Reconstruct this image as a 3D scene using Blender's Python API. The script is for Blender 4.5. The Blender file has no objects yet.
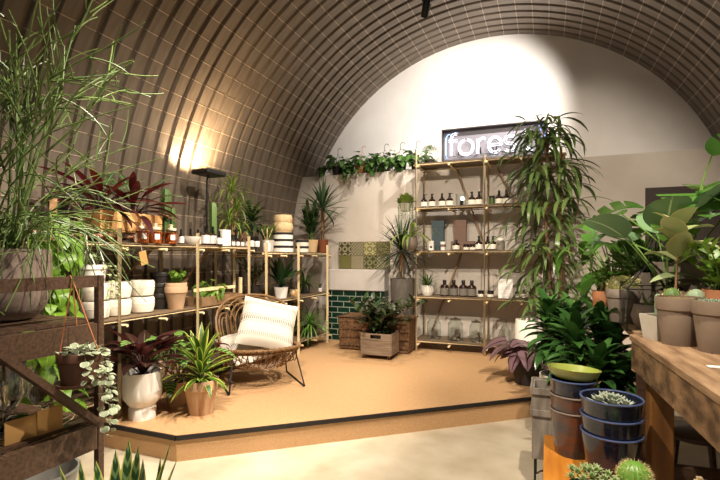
import bpy, math, random
from mathutils import Vector, Matrix, noise
random.seed(7)
C = bpy.context.scene.collection
PI = math.pi
sin, cos, R = math.sin, math.cos, math.radians
U = random.uniform
TH = R(22.0); F = 465.0; HC = 1.37; CT, ST = cos(TH), sin(TH); HP = .172

# ---- photo measurements: ray of a pixel column meets a plane of the place
def onY(px, Y):
    q = (px - 360) / F
    return Y * (q * CT - ST) / (CT + q * ST)
def onX(px, X):
    q = (px - 360) / F
    return X * (CT + q * ST) / (q * CT - ST)
def dep(X, Y): return -X * ST + Y * CT
def zat(py, X, Y): return HC - (py - 256) * dep(X, Y) / F

# ---- materials
FOL = {'foliage', 'green_leaves', 'maroon_leaves', 'stems', 'banded_leaves', 'branches', 'canes', 'cane'}
def srgb(h):
    if isinstance(h, (tuple, list)): return (*h[:3], 1)
    h = h.lstrip('#')
    c = [int(h[i:i + 2], 16) / 255 for i in (0, 2, 4)]
    return (*[(x / 12.92 if x <= .04045 else ((x + .055) / 1.055) ** 2.4) for x in c], 1)
_m = {}
def M(name, col=None, col2=None, scale=12, rough=.5, metal=0, bump=0, bscale=None, stretch=(1, 1, 1), spec=.5, trans=0, ior=1.45, emit=None, estr=0, contrast=(.35, .65), coat=0, sss=0):
    if name in _m: return _m[name]
    m = bpy.data.materials.new(name); m.use_nodes = True; _m[name] = m
    N = m.node_tree.nodes; L = m.node_tree.links; b = N['Principled BSDF']
    b.inputs['Base Color'].default_value = srgb(col)
    b.inputs['Roughness'].default_value = rough; b.inputs['Metallic'].default_value = metal
    b.inputs['Specular IOR Level'].default_value = spec
    b.inputs['Transmission Weight'].default_value = trans; b.inputs['IOR'].default_value = ior
    b.inputs['Coat Weight'].default_value = coat
    if emit: b.inputs['Emission Color'].default_value = srgb(emit); b.inputs['Emission Strength'].default_value = estr
    if col2 or bump:
        tc = N.new('ShaderNodeTexCoord'); mp = N.new('ShaderNodeMapping'); mp.inputs['Scale'].default_value = stretch
        L.new(tc.outputs['Object'], mp.inputs['Vector'])
    if col2:
        n = N.new('ShaderNodeTexNoise'); n.inputs['Scale'].default_value = scale; n.inputs['Detail'].default_value = 6
        L.new(mp.outputs[0], n.inputs['Vector'])
        mr = N.new('ShaderNodeMapRange'); mr.inputs[1].default_value, mr.inputs[2].default_value = contrast
        L.new(n.outputs['Fac'], mr.inputs[0])
        mx = N.new('ShaderNodeMix'); mx.data_type = 'RGBA'
        mx.inputs[6].default_value = srgb(col); mx.inputs[7].default_value = srgb(col2)
        L.new(mr.outputs[0], mx.inputs[0]); L.new(mx.outputs[2], b.inputs['Base Color'])
    if bump:
        n2 = N.new('ShaderNodeTexNoise'); n2.inputs['Scale'].default_value = bscale or scale * 3; n2.inputs['Detail'].default_value = 5
        L.new(mp.outputs[0], n2.inputs['Vector'])
        bp = N.new('ShaderNodeBump'); bp.inputs['Strength'].default_value = bump; bp.inputs['Distance'].default_value = .01
        L.new(n2.outputs['Fac'], bp.inputs['Height']); L.new(bp.outputs[0], b.inputs['Normal'])
    return m

def LM(name, col, col2, edge=None, ew=.25, mid=None, mw=.08, band=None, bn=9, back=None, rough=.38, tr=.18):
    """leaf material: hue varies per leaf; uv.x runs across the blade, uv.y along it"""
    if name in _m: return _m[name]
    m = bpy.data.materials.new(name); m.use_nodes = True; _m[name] = m
    N = m.node_tree.nodes; L = m.node_tree.links; b = N['Principled BSDF']; out = N['Material Output']
    g = N.new('ShaderNodeNewGeometry')
    def mix(a, bb, fac):
        mx = N.new('ShaderNodeMix'); mx.data_type = 'RGBA'
        for i, v in ((6, a), (7, bb)):
            if isinstance(v, str): mx.inputs[i].default_value = srgb(v)
            else: L.new(v, mx.inputs[i])
        L.new(fac, mx.inputs[0]); return mx.outputs[2]
    def mr(src, a, c, lo=0, hi=1):
        n = N.new('ShaderNodeMapRange'); n.inputs[1].default_value = a; n.inputs[2].default_value = c
        n.inputs[3].default_value = lo; n.inputs[4].default_value = hi
        L.new(src, n.inputs[0]); return n.outputs[0]
    def mth(op, a, v=0):
        n = N.new('ShaderNodeMath'); n.operation = op; L.new(a, n.inputs[0])
        if isinstance(v, (int, float)): n.inputs[1].default_value = v
        else: L.new(v, n.inputs[1])
        return n.outputs[0]
    c = mix(col, col2, g.outputs['Random Per Island'])
    if edge or mid or band:
        tc = N.new('ShaderNodeTexCoord'); sp = N.new('ShaderNodeSeparateXYZ'); L.new(tc.outputs['UV'], sp.inputs[0])
        d = mth('ABSOLUTE', mth('SUBTRACT', sp.outputs[0], .5))      # 0 at midrib, .5 at the rim
        if band:
            s = mth('SINE', mth('ADD', mth('MULTIPLY', sp.outputs[1], bn * 6.283), mth('MULTIPLY', d, -9.0)))
            c = mix(c, band, mr(s, .1, .6))
        if edge: c = mix(c, edge, mr(d, .5 - ew - .03, .5 - ew + .03))
        if mid: c = mix(c, mid, mr(d, mw, mw * .4))
    if back: c = mix(c, back, g.outputs['Backfacing'])
    L.new(c, b.inputs['Base Color']); b.inputs['Roughness'].default_value = rough
    if tr:
        t = N.new('ShaderNodeBsdfTranslucent'); L.new(c, t.inputs[0])
        ms = N.new('ShaderNodeMixShader'); ms.inputs[0].default_value = tr
        L.new(b.outputs[0], ms.inputs[1]); L.new(t.outputs[0], ms.inputs[2]); L.new(ms.outputs[0], out.inputs[0])
    return m

# ---- mesh builder
def basis(d, up=(0, 0, 1)):
    d = Vector(d).normalized(); u = Vector(up)
    if abs(d.dot(u)) > .98: u = Vector((1, 0, 0))
    s = d.cross(u).normalized(); return d, s, s.cross(d).normalized()
class MB:
    def __init__(s): s.v = []; s.f = []; s.uv = []; s.mi = []; s.m = 0
    def add(s, vs, fs, uvs=None):
        o = len(s.v); s.v += [tuple(v) for v in vs]; s.uv += (uvs or [(0, 0)] * len(vs))
        s.f += [tuple(i + o for i in f) for f in fs]; s.mi += [s.m] * len(fs); return s
    def box(s, c, d, rz=0, taper=0, bev=0):
        x, y, z = d[0] / 2, d[1] / 2, d[2] / 2; c = Vector(c); vs = []
        k = min(bev, x * .9, y * .9, z * .9)
        m = Matrix.Rotation(rz, 3, 'Z')
        def P(a, b, e, q=0):
            t = 1 + taper * (1 if e > 0 else 0)
            return c + m @ Vector((a * t, b * t, e))
        if not k:
            vs = [P(a * x, b * y, e * z) for e in (-1, 1) for b in (-1, 1) for a in (-1, 1)]
            return s.add(vs, [(0, 2, 3, 1), (4, 5, 7, 6), (0, 1, 5, 4), (2, 6, 7, 3), (0, 4, 6, 2), (1, 3, 7, 5)])
        rings = []
        for (e, ins) in ((-z, k), (-z + k, 0), (z - k, 0), (z, k)):
            X, Y = x - ins, y - ins; kk = k if ins == 0 else k * .3
            rings.append([P(a, b, e) for a, b in ((-X + kk, -Y), (X - kk, -Y), (X, -Y + kk), (X, Y - kk), (X - kk, Y), (-X + kk, Y), (-X, Y - kk), (-X, -Y + kk))])
        vs = [p for r in rings for p in r]; fs = [tuple(range(7, -1, -1)), tuple(range(24, 32))]
        for i in range(3):
            for j in range(8): fs.append((i * 8 + j, i * 8 + (j + 1) % 8, i * 8 + 8 + (j + 1) % 8, i * 8 + 8 + j))
        return s.add(vs, fs)
    def bar(s, p, q, w, h, up=(0, 0, 1)):
        p, q = Vector(p), Vector(q); d, a, b = basis(q - p, up); vs = []
        for e in (p, q): vs += [e - a * w / 2 - b * h / 2, e + a * w / 2 - b * h / 2, e + a * w / 2 + b * h / 2, e - a * w / 2 + b * h / 2]
        return s.add(vs, [(0, 1, 2, 3), (7, 6, 5, 4), (0, 4, 5, 1), (1, 5, 6, 2), (2, 6, 7, 3), (3, 7, 4, 0)])
    def tube(s, pts, r, n=6, closed=False, cap=True):
        pts = [Vector(p) for p in pts]; k = len(pts)
        rs = r if isinstance(r, (list, tuple)) else [r] * k
        vs = []; fs = []; uvs = []; up = None
        for i, p in enumerate(pts):
            if closed: d = pts[(i + 1) % k] - pts[i - 1]
            else: d = pts[min(i + 1, k - 1)] - pts[max(i - 1, 0)]
            if d.length < 1e-9: d = Vector((0, 0, 1))
            if up is None: _, a, b = basis(d)
            else:
                d.normalize(); a = up - d * up.dot(d)
                if a.length < 1e-6: _, a, b = basis(d)
                a.normalize(); b = d.cross(a)
            up = a
            for j in range(n):
                t = 2 * PI * j / n; vs.append(p + a * cos(t) * rs[i] + b * sin(t) * rs[i]); uvs.append((j / n, i / max(1, k - 1)))
        for i in range(k if closed else k - 1):
            for j in range(n):
                A = i * n; B = ((i + 1) % k) * n; fs.append((A + j, A + (j + 1) % n, B + (j + 1) % n, B + j))
        if cap and not closed: fs += [tuple(range(n - 1, -1, -1)), tuple((k - 1) * n + j for j in range(n))]
        return s.add(vs, fs, uvs)
    def lathe(s, prof, n=20, c=(0, 0, 0), sx=1, sy=1, wob=0):
        c = Vector(c); vs = []; fs = []; uvs = []; k = len(prof)
        for i, (r, z) in enumerate(prof):
            for j in range(n):
                t = 2 * PI * j / n; rr = max(r, 1e-4) * (1 + wob * sin(3 * t + i)); vs.append(c + Vector((rr * cos(t) * sx, rr * sin(t) * sy, z))); uvs.append((j / n, i / max(1, k - 1)))
        for i in range(k - 1):
            for j in range(n): fs.append((i * n + j, i * n + (j + 1) % n, (i + 1) * n + (j + 1) % n, (i + 1) * n + j))
        if prof[0][0] > 1e-3: fs.append(tuple(range(n - 1, -1, -1)))
        if prof[-1][0] > 1e-3: fs.append(tuple((k - 1) * n + j for j in range(n)))
        return s.add(vs, fs, uvs)
    def ball(s, c, r, n=8, sz=1):
        k = max(4, n // 2)
        return s.lathe([(r * sin(PI * i / k), -r * sz * cos(PI * i / k)) for i in range(k + 1)], n, c)
    def leaf(s, b, az, el, L, W, droop=.8, n=6, prof='lance', fold=.25, roll=0, curl=0, pet=0):
        """blade along an arching midrib; three vertices across"""
        p = Vector(b); vs = []; uvs = []; fs = []; a = el
        side0 = Vector((-sin(az), cos(az), 0)); st = L / n
        for i in range(n + 1):
            t = i / n
            if prof == 'lance': w = sin(PI * min(1, t * .93 + .07)) ** .8 if t < 1 else 0
            elif prof == 'strap': w = min(1, .55 + t * 1.5) * (1 - max(0, (t - .55) / .45) ** 1.6)
            elif prof == 'ovate': w = sin(PI * t ** .68) ** .75 if 0 < t < 1 else 0
            elif prof == 'heart': w = (1 if t == 0 else 1) * (0 if t >= 1 else (1 - t ** 2.2) ** .6 * (.75 + .5 * sin(PI * min(1, t * 1.6)) * .5))
            elif prof == 'round': w = math.sqrt(max(0, 1 - (2 * t - 1) ** 2))
            elif prof == 'sword': w = min(1, .6 + t) * (1 - t ** 3.5)
            else: w = prof(t)
            w = max(w, .02) * W / 2
            d = Vector((cos(az) * cos(a), sin(az) * cos(a), sin(a)))
            nrm = side0.cross(d); nrm = nrm if nrm.z >= 0 or el > 1.4 else nrm
            nn = -nrm if nrm.z < 0 and abs(a) < 1.4 else nrm
            sd = side0 * cos(roll) + nn * sin(roll); up = nn * cos(roll) - side0 * sin(roll)
            h = up * (fold * w)
            vs += [p + sd * w + h, p, p - sd * w + h]; uvs += [(0, t), (.5, t), (1, t)]
            p = p + d * st; a -= droop / n * (1 + curl * t)
        for i in range(n):
            o = i * 3; fs += [(o, o + 1, o + 4, o + 3), (o + 1, o + 2, o + 5, o + 4)]
        s.add(vs, fs, uvs); return p
    def build(s, name, mat, parent=None, smooth=True, kind=None, label=None, cat=None, group=None, loc=None):
        me = bpy.data.meshes.new(name); me.from_pydata(s.v, [], s.f)
        ul = me.uv_layers.new(name='UVMap'); lv = [0] * len(me.loops); me.loops.foreach_get('vertex_index', lv)
        flat = [0.0] * (2 * len(lv))
        for i, k in enumerate(lv): flat[2 * i], flat[2 * i + 1] = s.uv[k]
        ul.data.foreach_set('uv', flat)
        for m in (mat if isinstance(mat, (list, tuple)) else [mat]): me.materials.append(m)
        me.polygons.foreach_set('material_index', s.mi)
        if smooth:
            me.polygons.foreach_set('use_smooth', [True] * len(me.polygons))
            try: me.set_sharp_from_angle(angle=R(38))
            except Exception: pass
        me.update()
        o = bpy.data.objects.new(name, me); C.objects.link(o)
        if parent:
            o.parent = parent
            if name in FOL:                              # foliage bends aside where it meets a wall
                L0 = parent.location
                for v in me.vertices:
                    w = v.co + L0
                    lim = arch_x(w.z) + .03
                    if w.x < lim: v.co.x = lim - L0.x + U(0, .02)
                    if w.z < ZL and w.y > YB - .03 and L0.y < YB: v.co.y = YB - .03 - L0.y - U(0, .02)
                    if w.x > 2.04: v.co.x = 2.04 - L0.x
        if loc: o.location = loc
        if kind: o['kind'] = kind
        if label: o['label'] = label
        if cat: o['category'] = cat
        if group: o['group'] = group
        return o
def thing(name, label, cat, loc=(0, 0, 0), rz=0, group=None):
    o = bpy.data.objects.new(name, None); C.objects.link(o); o.empty_display_size = .05
    o.location = loc; o.rotation_euler = (0, 0, rz); o['label'] = label; o['category'] = cat
    if group: o['group'] = group
    return o
def dup(root, loc, rz=0, sc=None, label=None, group=None):
    def cp(o, par):
        c = o.copy(); C.objects.link(c)
        if par: c.parent = par
        for ch in [x for x in C.objects if x.parent == o]: cp(ch, c)
        return c
    kids = {}
    r = cp(root, None); r.location = loc; r.rotation_euler = (0, 0, rz)
    if sc: r.scale = (sc, sc, sc) if isinstance(sc, (int, float)) else sc
    if label: r['label'] = label
    if group: r['group'] = group
    return r
def struct(name, mb, mat, smooth=False): return mb.build(name, mat, smooth=smooth, kind='structure')

# ================= SETTING =================
XC, ZC, RR = -.76, 1.58, 2.83; YB = 6.2; YL = 6.66; ZL = 2.56
def arch_x(z, side=-1):      # inner face of the lining at height z
    return XC + side * (math.sqrt(RR * RR - (z - ZC) ** 2) if z > ZC else RR)
m_lin = M('bronze_lining', '#7b6f62', '#6c6054', scale=3, rough=.42, metal=.25, stretch=(1, 8, 1))
m_seam = M('bright_seam', '#c2ae98', rough=.35, metal=.3)
m_plaster = M('plaster_wall', '#c9bfb3', '#bdb2a5', scale=2.5, rough=.9, bump=.08, bscale=60)
m_lun = M('white_render', '#e9e4de', '#dfd9d2', scale=2, rough=.9)
m_conc = M('pale_concrete', '#c9bda6', '#a99a80', scale=3.2, rough=.6, bump=.05, bscale=30, contrast=(.3, .75))
m_cork = M('tan_board', '#c19a70', '#b08a60', scale=90, rough=.65, contrast=(.3, .7))
m_nosing = M('black_nosing', '#1b1816', rough=.5)

mb = MB()
prof = []   # (x, z, nx, nz, seam)
seg = R(3.9); a0 = R(-58.35) - seg * 8
ang = []
k = -1
def rp(a, dr): return (XC + (RR + dr) * sin(a), ZC + (RR + dr) * cos(a), sin(a), cos(a))
for i in range(8):                                 # straight part, left
    z = ZC * i / 8
    for dz, sm in ((0, 0), (.0006, 1), (.007, 1), (.0076, 0)): prof.append((XC - RR, z + dz, -1, 0, -.004 if sm else 0, sm))
A = [R(-90)] ; a = a0
while a < R(90):
    if a > R(-89): A.append(a)
    a += seg
for a in A:
    for da, sm in ((0, 0), (.0002, 1), (.0024, 1), (.0026, 0)):
        prof.append((XC + RR * sin(a + da), ZC + RR * cos(a + da), sin(a + da), cos(a + da), -.004 if sm else 0, sm))
for i in range(8, 0, -1):
    z = ZC * i / 8
    for dz, sm in ((0, 0), (.0006, 1), (.007, 1), (.0076, 0)): prof.append((XC + RR, z - dz, 1, 0, -.004 if sm else 0, sm))
prof.append((XC + RR, 0, 1, 0, 0, 0))
ys = []; P0 = .166; y = YL
while y > -2.2:
    ys += [(y, 0), (y - .110, 0), (y - .118, .028), (y - .158, .028)]; y -= P0
ys.append((y, 0)); vs = []; fs = []; n = len(ys)
for (x, z, nx, nz, dr, sm) in prof:
    for (yy, rec) in ys:
        rr = rec + dr; vs.append((x + nx * rr, yy, z + nz * rr))
mi = []
for i in range(len(prof) - 1):
    for j in range(n - 1):
        fs.append((i * n + j, i * n + j + 1, (i + 1) * n + j + 1, (i + 1) * n + j)); mi.append(1 if prof[i][5] and prof[i + 1][5] and not (ys[j][1] > 0 and ys[j + 1][1] > 0) else 0)
mb.add(vs, fs); mb.mi = mi
ceil = struct('ceiling', mb, [m_lin, m_seam])

mb = MB(); mb.box((XC, 2.2, -.05), (6.4, 9.2, .1)); struct('floor', mb, m_conc)
mb = MB(); mb.box((XC, YL + .06, 2.2), (6.0, .12, 4.8)); struct('wall_back_upper', mb, m_lun)
mb = MB()                                    # lower wall with its ledge, ends follow the lining
vs = []; zz_ = [0, ZC, 1.9, 2.2, ZL]
for sd in (-1, 1):
    for z in zz_: vs += [(arch_x(z, sd) + sd * .03, YB, z), (arch_x(z, sd) + sd * .03, YL, z)]
k = len(zz_) * 2; fs = []
for i in range(len(zz_) - 1):
    fs += [(i * 2, i * 2 + 2, k + i * 2 + 2, k + i * 2), (i * 2 + 1, k + i * 2 + 1, k + i * 2 + 3, i * 2 + 3), (i * 2, i * 2 + 1, i * 2 + 3, i * 2 + 2), (k + i * 2, k + i * 2 + 2, k + i * 2 + 3, k + i * 2 + 1)]
fs += [(k - 2, k - 1, 2 * k - 1, 2 * k - 2), (0, k, k + 1, 1)]
mb.add(vs, fs); struct('wall_back', mb, m_plaster)
# raised platform
pts = [(-3.58, 2.41), (-2.29, 2.41), (-.10, 4.23), (.9, 5.06), (2.06, 5.06), (2.06, YB), (-3.58, YB)]
def slab(pts, z0, z1):
    m = MB(); k = len(pts)
    return m.add([(x, y, z0) for x, y in pts] + [(x, y, z1) for x, y in pts], [tuple(range(k - 1, -1, -1)), tuple(range(k, 2 * k))] + [(i, (i + 1) % k, k + (i + 1) % k, k + i) for i in range(k)])
struct('floor_platform', slab(pts, 0, HP), m_cork)
mb = MB()
for i in range(4):
    p, q = Vector((*pts[i], 0)), Vector((*pts[i + 1], 0)); d = (q - p).normalized(); nrm = Vector((d.y, -d.x, 0)) * .006
    mb.bar(p + nrm + Vector((0, 0, HP - .012)), q + nrm + Vector((0, 0, HP - .012)), .016, .03)
struct('trim_platform', mb, m_nosing)
# dark board on the right of the back wall
mb = MB(); mb.box((1.52, YB - .015, 1.65), (.96, .03, 1.0)); 
mb.build('wall_board', M('dark_board', '#3a302a', rough=.7), label='dark brown board fixed to the back wall behind the big monstera', cat='board', smooth=False)

# ================= CAMERA / LIGHT =================
cd = bpy.data.cameras.new('camera'); cam = bpy.data.objects.new('camera', cd); C.objects.link(cam)
cam.location = (0, 0, HC); cam.rotation_euler = (PI / 2, 0, TH)
cd.sensor_width = 36; cd.lens = F / 720 * 36; cd.shift_y = (256 - 240) / 720; cd.clip_start = .05
sc = bpy.context.scene; sc.camera = cam
sc.view_settings.view_transform = 'Standard'; sc.view_settings.look = 'None'; sc.view_settings.gamma = 1
sc.view_settings.exposure = 0
w = bpy.data.worlds.new('world'); sc.world = w; w.use_nodes = True
w.node_tree.nodes['Background'].inputs[0].default_value = srgb('#fff4ea'); w.node_tree.nodes['Background'].inputs[1].default_value = .5
m_blk = M('black_metal', '#141312', rough=.45)
def lamp(loc, tgt, power, size=60, blend=.5, col='#fff1de', rad=.04):
    l = bpy.data.lights.new('spot', 'SPOT'); l.energy = power; l.spot_size = R(size); l.spot_blend = blend
    l.color = srgb(col)[:3]; l.shadow_soft_size = rad
    o = bpy.data.objects.new('spot_light', l); C.objects.link(o); o.location = loc
    d = Vector(tgt) - Vector(loc); o.rotation_euler = d.to_track_quat('-Z', 'Y').to_euler(); return o
def spot_fixture(loc, tgt, label, power, size=60, blend=.6, col='#fff1de', ztrack=4.22):
    """a cylindrical track spotlight with the light it gives"""
    t = thing('track_spotlight', label, 'spotlight', loc, 0, 'track spotlights')
    d = (Vector(tgt) - Vector(loc)).normalized(); _, a, b = basis(d)
    m = MB(); n = 14
    q = [-.13, -.125, .055, .06]; rr = [.032, .042, .042, .038]
    m.tube([d * x for x in q], rr, n, cap=False)
    m.add([d * -.13 + (a * cos(2 * PI * j / n) + b * sin(2 * PI * j / n)) * .032 for j in range(n)], [tuple(range(n))])
    m.build('lamp_head', m_blk, t)
    m = MB(); m.box((0, 0, .075), (.03, .03, .06)); m.box((0, 0, ztrack - loc[2] - .03), (.05, .12, .04)); m.tube([(0, 0, .05), (0, 0, ztrack - loc[2] - .02)], .01, 8)
    m.build('bracket', m_blk, t)
    lamp(Vector(loc) + d * .08, tgt, power, size, blend, col)
m = MB(); m.box((0, 0, 0), (.035, 5.2, .03))
for y in (-2.2, -.6, 1.0, 2.2): m.tube([(0, y, 0), (0, y, .055)], .008, 6)
m.build('lighting_track', m_blk, loc=(.35, 2.1, 4.11), label='black lighting track running along the right side of the arch', cat='track', smooth=False)
m = MB(); m.box((0, 0, 0), (.035, 5.2, .03))
for y in (-2.2, -.6, 1.0, 2.2): m.tube([(0, y, 0), (0, y, .12)], .008, 6)
m.build('lighting_track', m_blk, loc=(-1.26, 2.65, 4.235), label='black lighting track running along the crown of the arch', cat='track', smooth=False)
# ================= MATERIALS =================
m_pine = M('pale_pine', '#f2ddb4', '#e2c896', scale=6, stretch=(6, 6, 1), rough=.55)
m_board = M('shelf_board', '#75614a', '#64523e', scale=5, rough=.6)
m_brace = M('brown_batten', '#9a7a58', '#7d6145', scale=8, rough=.6)
m_darkwood = M('dark_stained_wood', '#5c4535', '#423023', scale=6, stretch=(1, 12, 12), rough=.5, bump=.05)
m_oldwood = M('worn_workbench_wood', '#a58767', '#6b5038', scale=4, stretch=(6, 1, 4), rough=.55, bump=.35, contrast=(.3, .7))
m_oldapron = M('scuffed_workbench_side', '#8f7150', '#4f3a28', scale=9, stretch=(2, 1, 2), rough=.6, bump=.5, contrast=(.35, .62))
m_leg = M('orange_brown_leg', '#96652f', '#6e4722', scale=3, stretch=(6, 6, 1), rough=.55, bump=.2)
m_soil = M('dark_soil', '#2c2018', '#17110d', scale=60, rough=1, bump=.8)
m_white = M('white_glaze', '#ece8e1', rough=.35)
m_mattwhite = M('matt_white', '#e6e0d4', rough=.8)
m_terra = M('terracotta', '#b0764f', '#a06a48', scale=8, rough=.85)
m_terra_pale = M('limed_terracotta', '#c7a888', '#b08a68', scale=5, rough=.9, contrast=(.3, .7))
m_greypot = M('grey_clay', '#7d6f63', '#6b5e53', scale=4, rough=.85)
m_claybrown = M('brown_clay', '#7a6857', '#675646', scale=5, rough=.85, bump=.1)
m_darkpot = M('dark_plastic', '#2a2623', rough=.45)
m_bluepot = M('navy_glaze', '#252b3e', '#141824', scale=3, rough=.16, coat=.6, stretch=(1, 1, 5))
m_brownglaze = M('mottled_brown_glaze', '#5d3a2c', '#35383f', scale=7, rough=.22, coat=.5, stretch=(1, 1, 2), contrast=(.4, .6))
m_bluerim = M('blue_glazed_rim', '#46547a', rough=.25, coat=.5)
m_limeglaze = M('lime_glaze', '#8f9c3c', '#a3a760', scale=4, rough=.25, coat=.5)
m_concretepot = M('pale_cement', '#c4bcae', '#b3aa9b', scale=9, rough=.9, bump=.1)
m_bigpot = M('ribbed_grey_clay', '#8b7b70', '#75665b', scale=7, rough=.9, bump=.6, bscale=14)
m_wicker = M('brown_wicker', '#7d5c3c', '#4b3422', scale=40, rough=.7, bump=.6)
m_rattan = M('dark_rattan', '#8b6a45', '#6b4e32', scale=12, rough=.5)
m_kraft = M('kraft_card', '#b98f55', '#a87f48', scale=5, rough=.8)
m_amber = M('amber_glass', '#2a1710', rough=.12, coat=.4)
m_honey = M('amber_candle', '#c0672a', '#a8541f', scale=3, rough=.3)
m_cream = M('cream_label', '#e9e2d0', rough=.7)
m_blackp = M('black_cap', '#12100f', rough=.35)
m_glass = M('clear_glass', '#f2f6f4', rough=.02, trans=1, ior=1.3)
m_string = M('white_cord', '#e8e2d6', rough=.8)
m_stemg = M('green_stem', '#5c7a34', rough=.5)
m_stemb = M('brown_stem', '#6b5036', '#4c3726', scale=20, rough=.8)
m_trunk = M('pale_trunk', '#a5825a', '#84643f', scale=25, rough=.85, bump=.4)
m_crate = M('weathered_crate', '#8d7a66', '#6c5a48', scale=5, stretch=(1, 1, 6), rough=.8, bump=.2)
m_greywood = M('grey_painted_wood', '#8f8579', '#6d645a', scale=6, stretch=(5, 5, 1), rough=.75)
l_green = LM('leaf_mid_green', '#55732f', '#3a5722')
l_dark = LM('leaf_dark_green', '#33502a', '#20381a', rough=.28)
l_bright = LM('leaf_bright_green', '#7c9c38', '#587f2a', tr=.3)
l_pothos = LM('leaf_pothos', '#486b2c', '#2f4f20', mid='#86a05a', mw=.03)
l_sil = LM('leaf_pale_green', '#9aa878', '#7d9060', mid='#c6cc9f', mw=.03, rough=.5)
l_var = LM('leaf_lemon_edged', '#3f6d22', '#2c541b', edge='#b9c24e', ew=.17, tr=.25)
l_snake = LM('leaf_snake_plant', '#33552c', '#264725', edge='#c8c663', ew=.14, band='#6c8a58', bn=7)
l_drac = LM('leaf_glossy_dark', '#436a32', '#2b4c22', rough=.2, tr=.12)
l_yucca = LM('leaf_grey_green', '#55704c', '#3a5434')
l_palm = LM('leaf_olive_green', '#6a7f45', '#4a6233', rough=.3, tr=.25, mid='#8a9c5c', mw=.04)
l_red = LM('leaf_maroon', '#4f2424', '#331a1a', back='#6a3232', tr=.15)
l_strom = LM('leaf_green_maroon_back', '#2c4a26', '#466a3a', edge='#6b2a2a', ew=.05, mid='#a8b88a', mw=.05, back='#6e1d26')
l_cala = LM('leaf_banded_green', '#244c1e', '#2f5c25', band='#88a850', bn=6, back='#5a2030')
l_bego = LM('leaf_dusky_silver', '#8a6e72', '#74595f', mid='#30181e', mw=.08, edge='#3a1c22', ew=.07, rough=.4, back='#4b1824')
l_cac = LM('cactus_green', '#5c7838', '#48662e', tr=0, rough=.6)
l_suc = LM('succulent_grey_green', '#93a488', '#758a6c', tr=.05, rough=.6, edge='#b9c0ac', ew=.06)
l_olive = LM('leaf_yellow_green', '#85933f', '#5f7830', tr=.25)
l_pencil = LM('pencil_stem_green', '#75894a', '#4c6630', tr=.05)
m_spine = M('pale_spine', '#d9c78a', rough=.7)

# ================= PLANT HELPERS =================
GA = 2.39996
def planter(t, rt, rb, h, mat, style='plain', wall=None, n=22, name='pot', soil=True, z0=0, sl=.88):
    w = wall or max(.004, rt * .06); m = MB()
    if style == 'plain': o = [(rb, 0), (rb + (rt - rb) * .5, h * .5), (rt, h)]
    elif style == 'rim':
        rr = rb + (rt - rb) * .8; o = [(rb, 0), (rr * .99, h * .70), (rt * .93, h * .71), (rt, h * .74), (rt * 1.01, h * .98), (rt * .99, h)]
        rt *= .99
    elif style == 'bowl': o = [(rb, 0), (rb + (rt - rb) * .75, h * .22), (rt * .98, h * .55), (rt, h)]
    elif style == 'foot': o = [(rb, 0), (rb, h * .22), (rb * .93, h * .27), (rt * .8, h * .34), (rt * .98, h * .46), (rt, h * .6), (rt * .99, h)]
    elif style == 'round': o = [(rb, 0), (rt * 1.02, h * .2), (rt * 1.2, h * .5), (rt * 1.05, h * .85), (rt, h)]
    elif style == 'square': pass
    if style == 'square':
        s = rt; o = [(rb, 0), (rt, h)]; n = 4; p = o + [(rt - w, h), (rt - w * 1.2, h * sl)]
        m.lathe([(a * 1.414, b) for a, b in p], 4, (0, 0, z0)); m.v = [((x - y) * .7071, (x + y) * .7071, z) for x, y, z in m.v]
    else:
        p = o + [(rt - w, h), (rt - w * 1.3, h * sl - .002)]
        m.lathe(p, n, (0, 0, z0))
    m.build(name, mat, t)
    if soil:
        s_ = MB(); rr = rt - w * 1.3
        if style == 'square': s_.box((0, 0, z0 + h * sl - .001), (rr * 2, rr * 2, .01))
        else: s_.lathe([(rr, 0), (rr * .6, .005), (0, .008)], 14, (0, 0, z0 + h * sl))
        s_.build('soil', m_soil, t)
    return z0 + h * sl
def potted(name, label, cat, loc, rt, rb, h, mat, style='plain', group=None, rz=0, **k):
    t = thing(name, label, cat, loc, rz, group); return t, planter(t, rt, rb, h, mat, style, **k)
def straps(m, c, n, L, W, el=(.3, 1.3), droop=(.8, 1.5), prof='strap', seg=6, fold=.25, r0=.01, a0=0, dz=0):
    for i in range(n):
        t = i / max(1, n - 1); az = a0 + i * GA + U(-.2, .2); e = el[1] + (el[0] - el[1]) * t + U(-.1, .1)
        m.leaf((c[0] + cos(az) * r0, c[1] + sin(az) * r0, c[2] + dz * (1 - t)), az, e, L * U(.8, 1.1), W * U(.85, 1.1), U(*droop), seg, prof, fold)
def stems(ml, ms, c, n, H, lL, lW, per, lean=.4, prof='ovate', r=.004, droop=.5, el=.5, seg=4, r0=.02, start=.25, fold=.15):
    for i in range(n):
        az = i * GA + U(-.3, .3); ln = lean * U(.3, 1); h = H * U(.7, 1.05); pts = []
        for j in range(6):
            t = j / 5; pts.append(Vector((c[0] + cos(az) * (r0 + ln * h * t * t), c[1] + sin(az) * (r0 + ln * h * t * t), c[2] + h * t * (1 - .15 * ln * t))))
        if ms is not None: ms.tube(pts, [r * (1.2 - .6 * k / 5) for k in range(6)], 5)
        for k in range(per):
            t = start + (1 - start) * k / max(1, per - 1); f = t * 5; a = min(4, int(f)); p = pts[a].lerp(pts[a + 1], f - a)
            ml.leaf(p, az + k * GA + U(-.3, .3), el + U(-.3, .4) + .4 * t, lL * U(.7, 1.1), lW * U(.8, 1.1), droop * U(.7, 1.4), seg, prof, fold)
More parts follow.
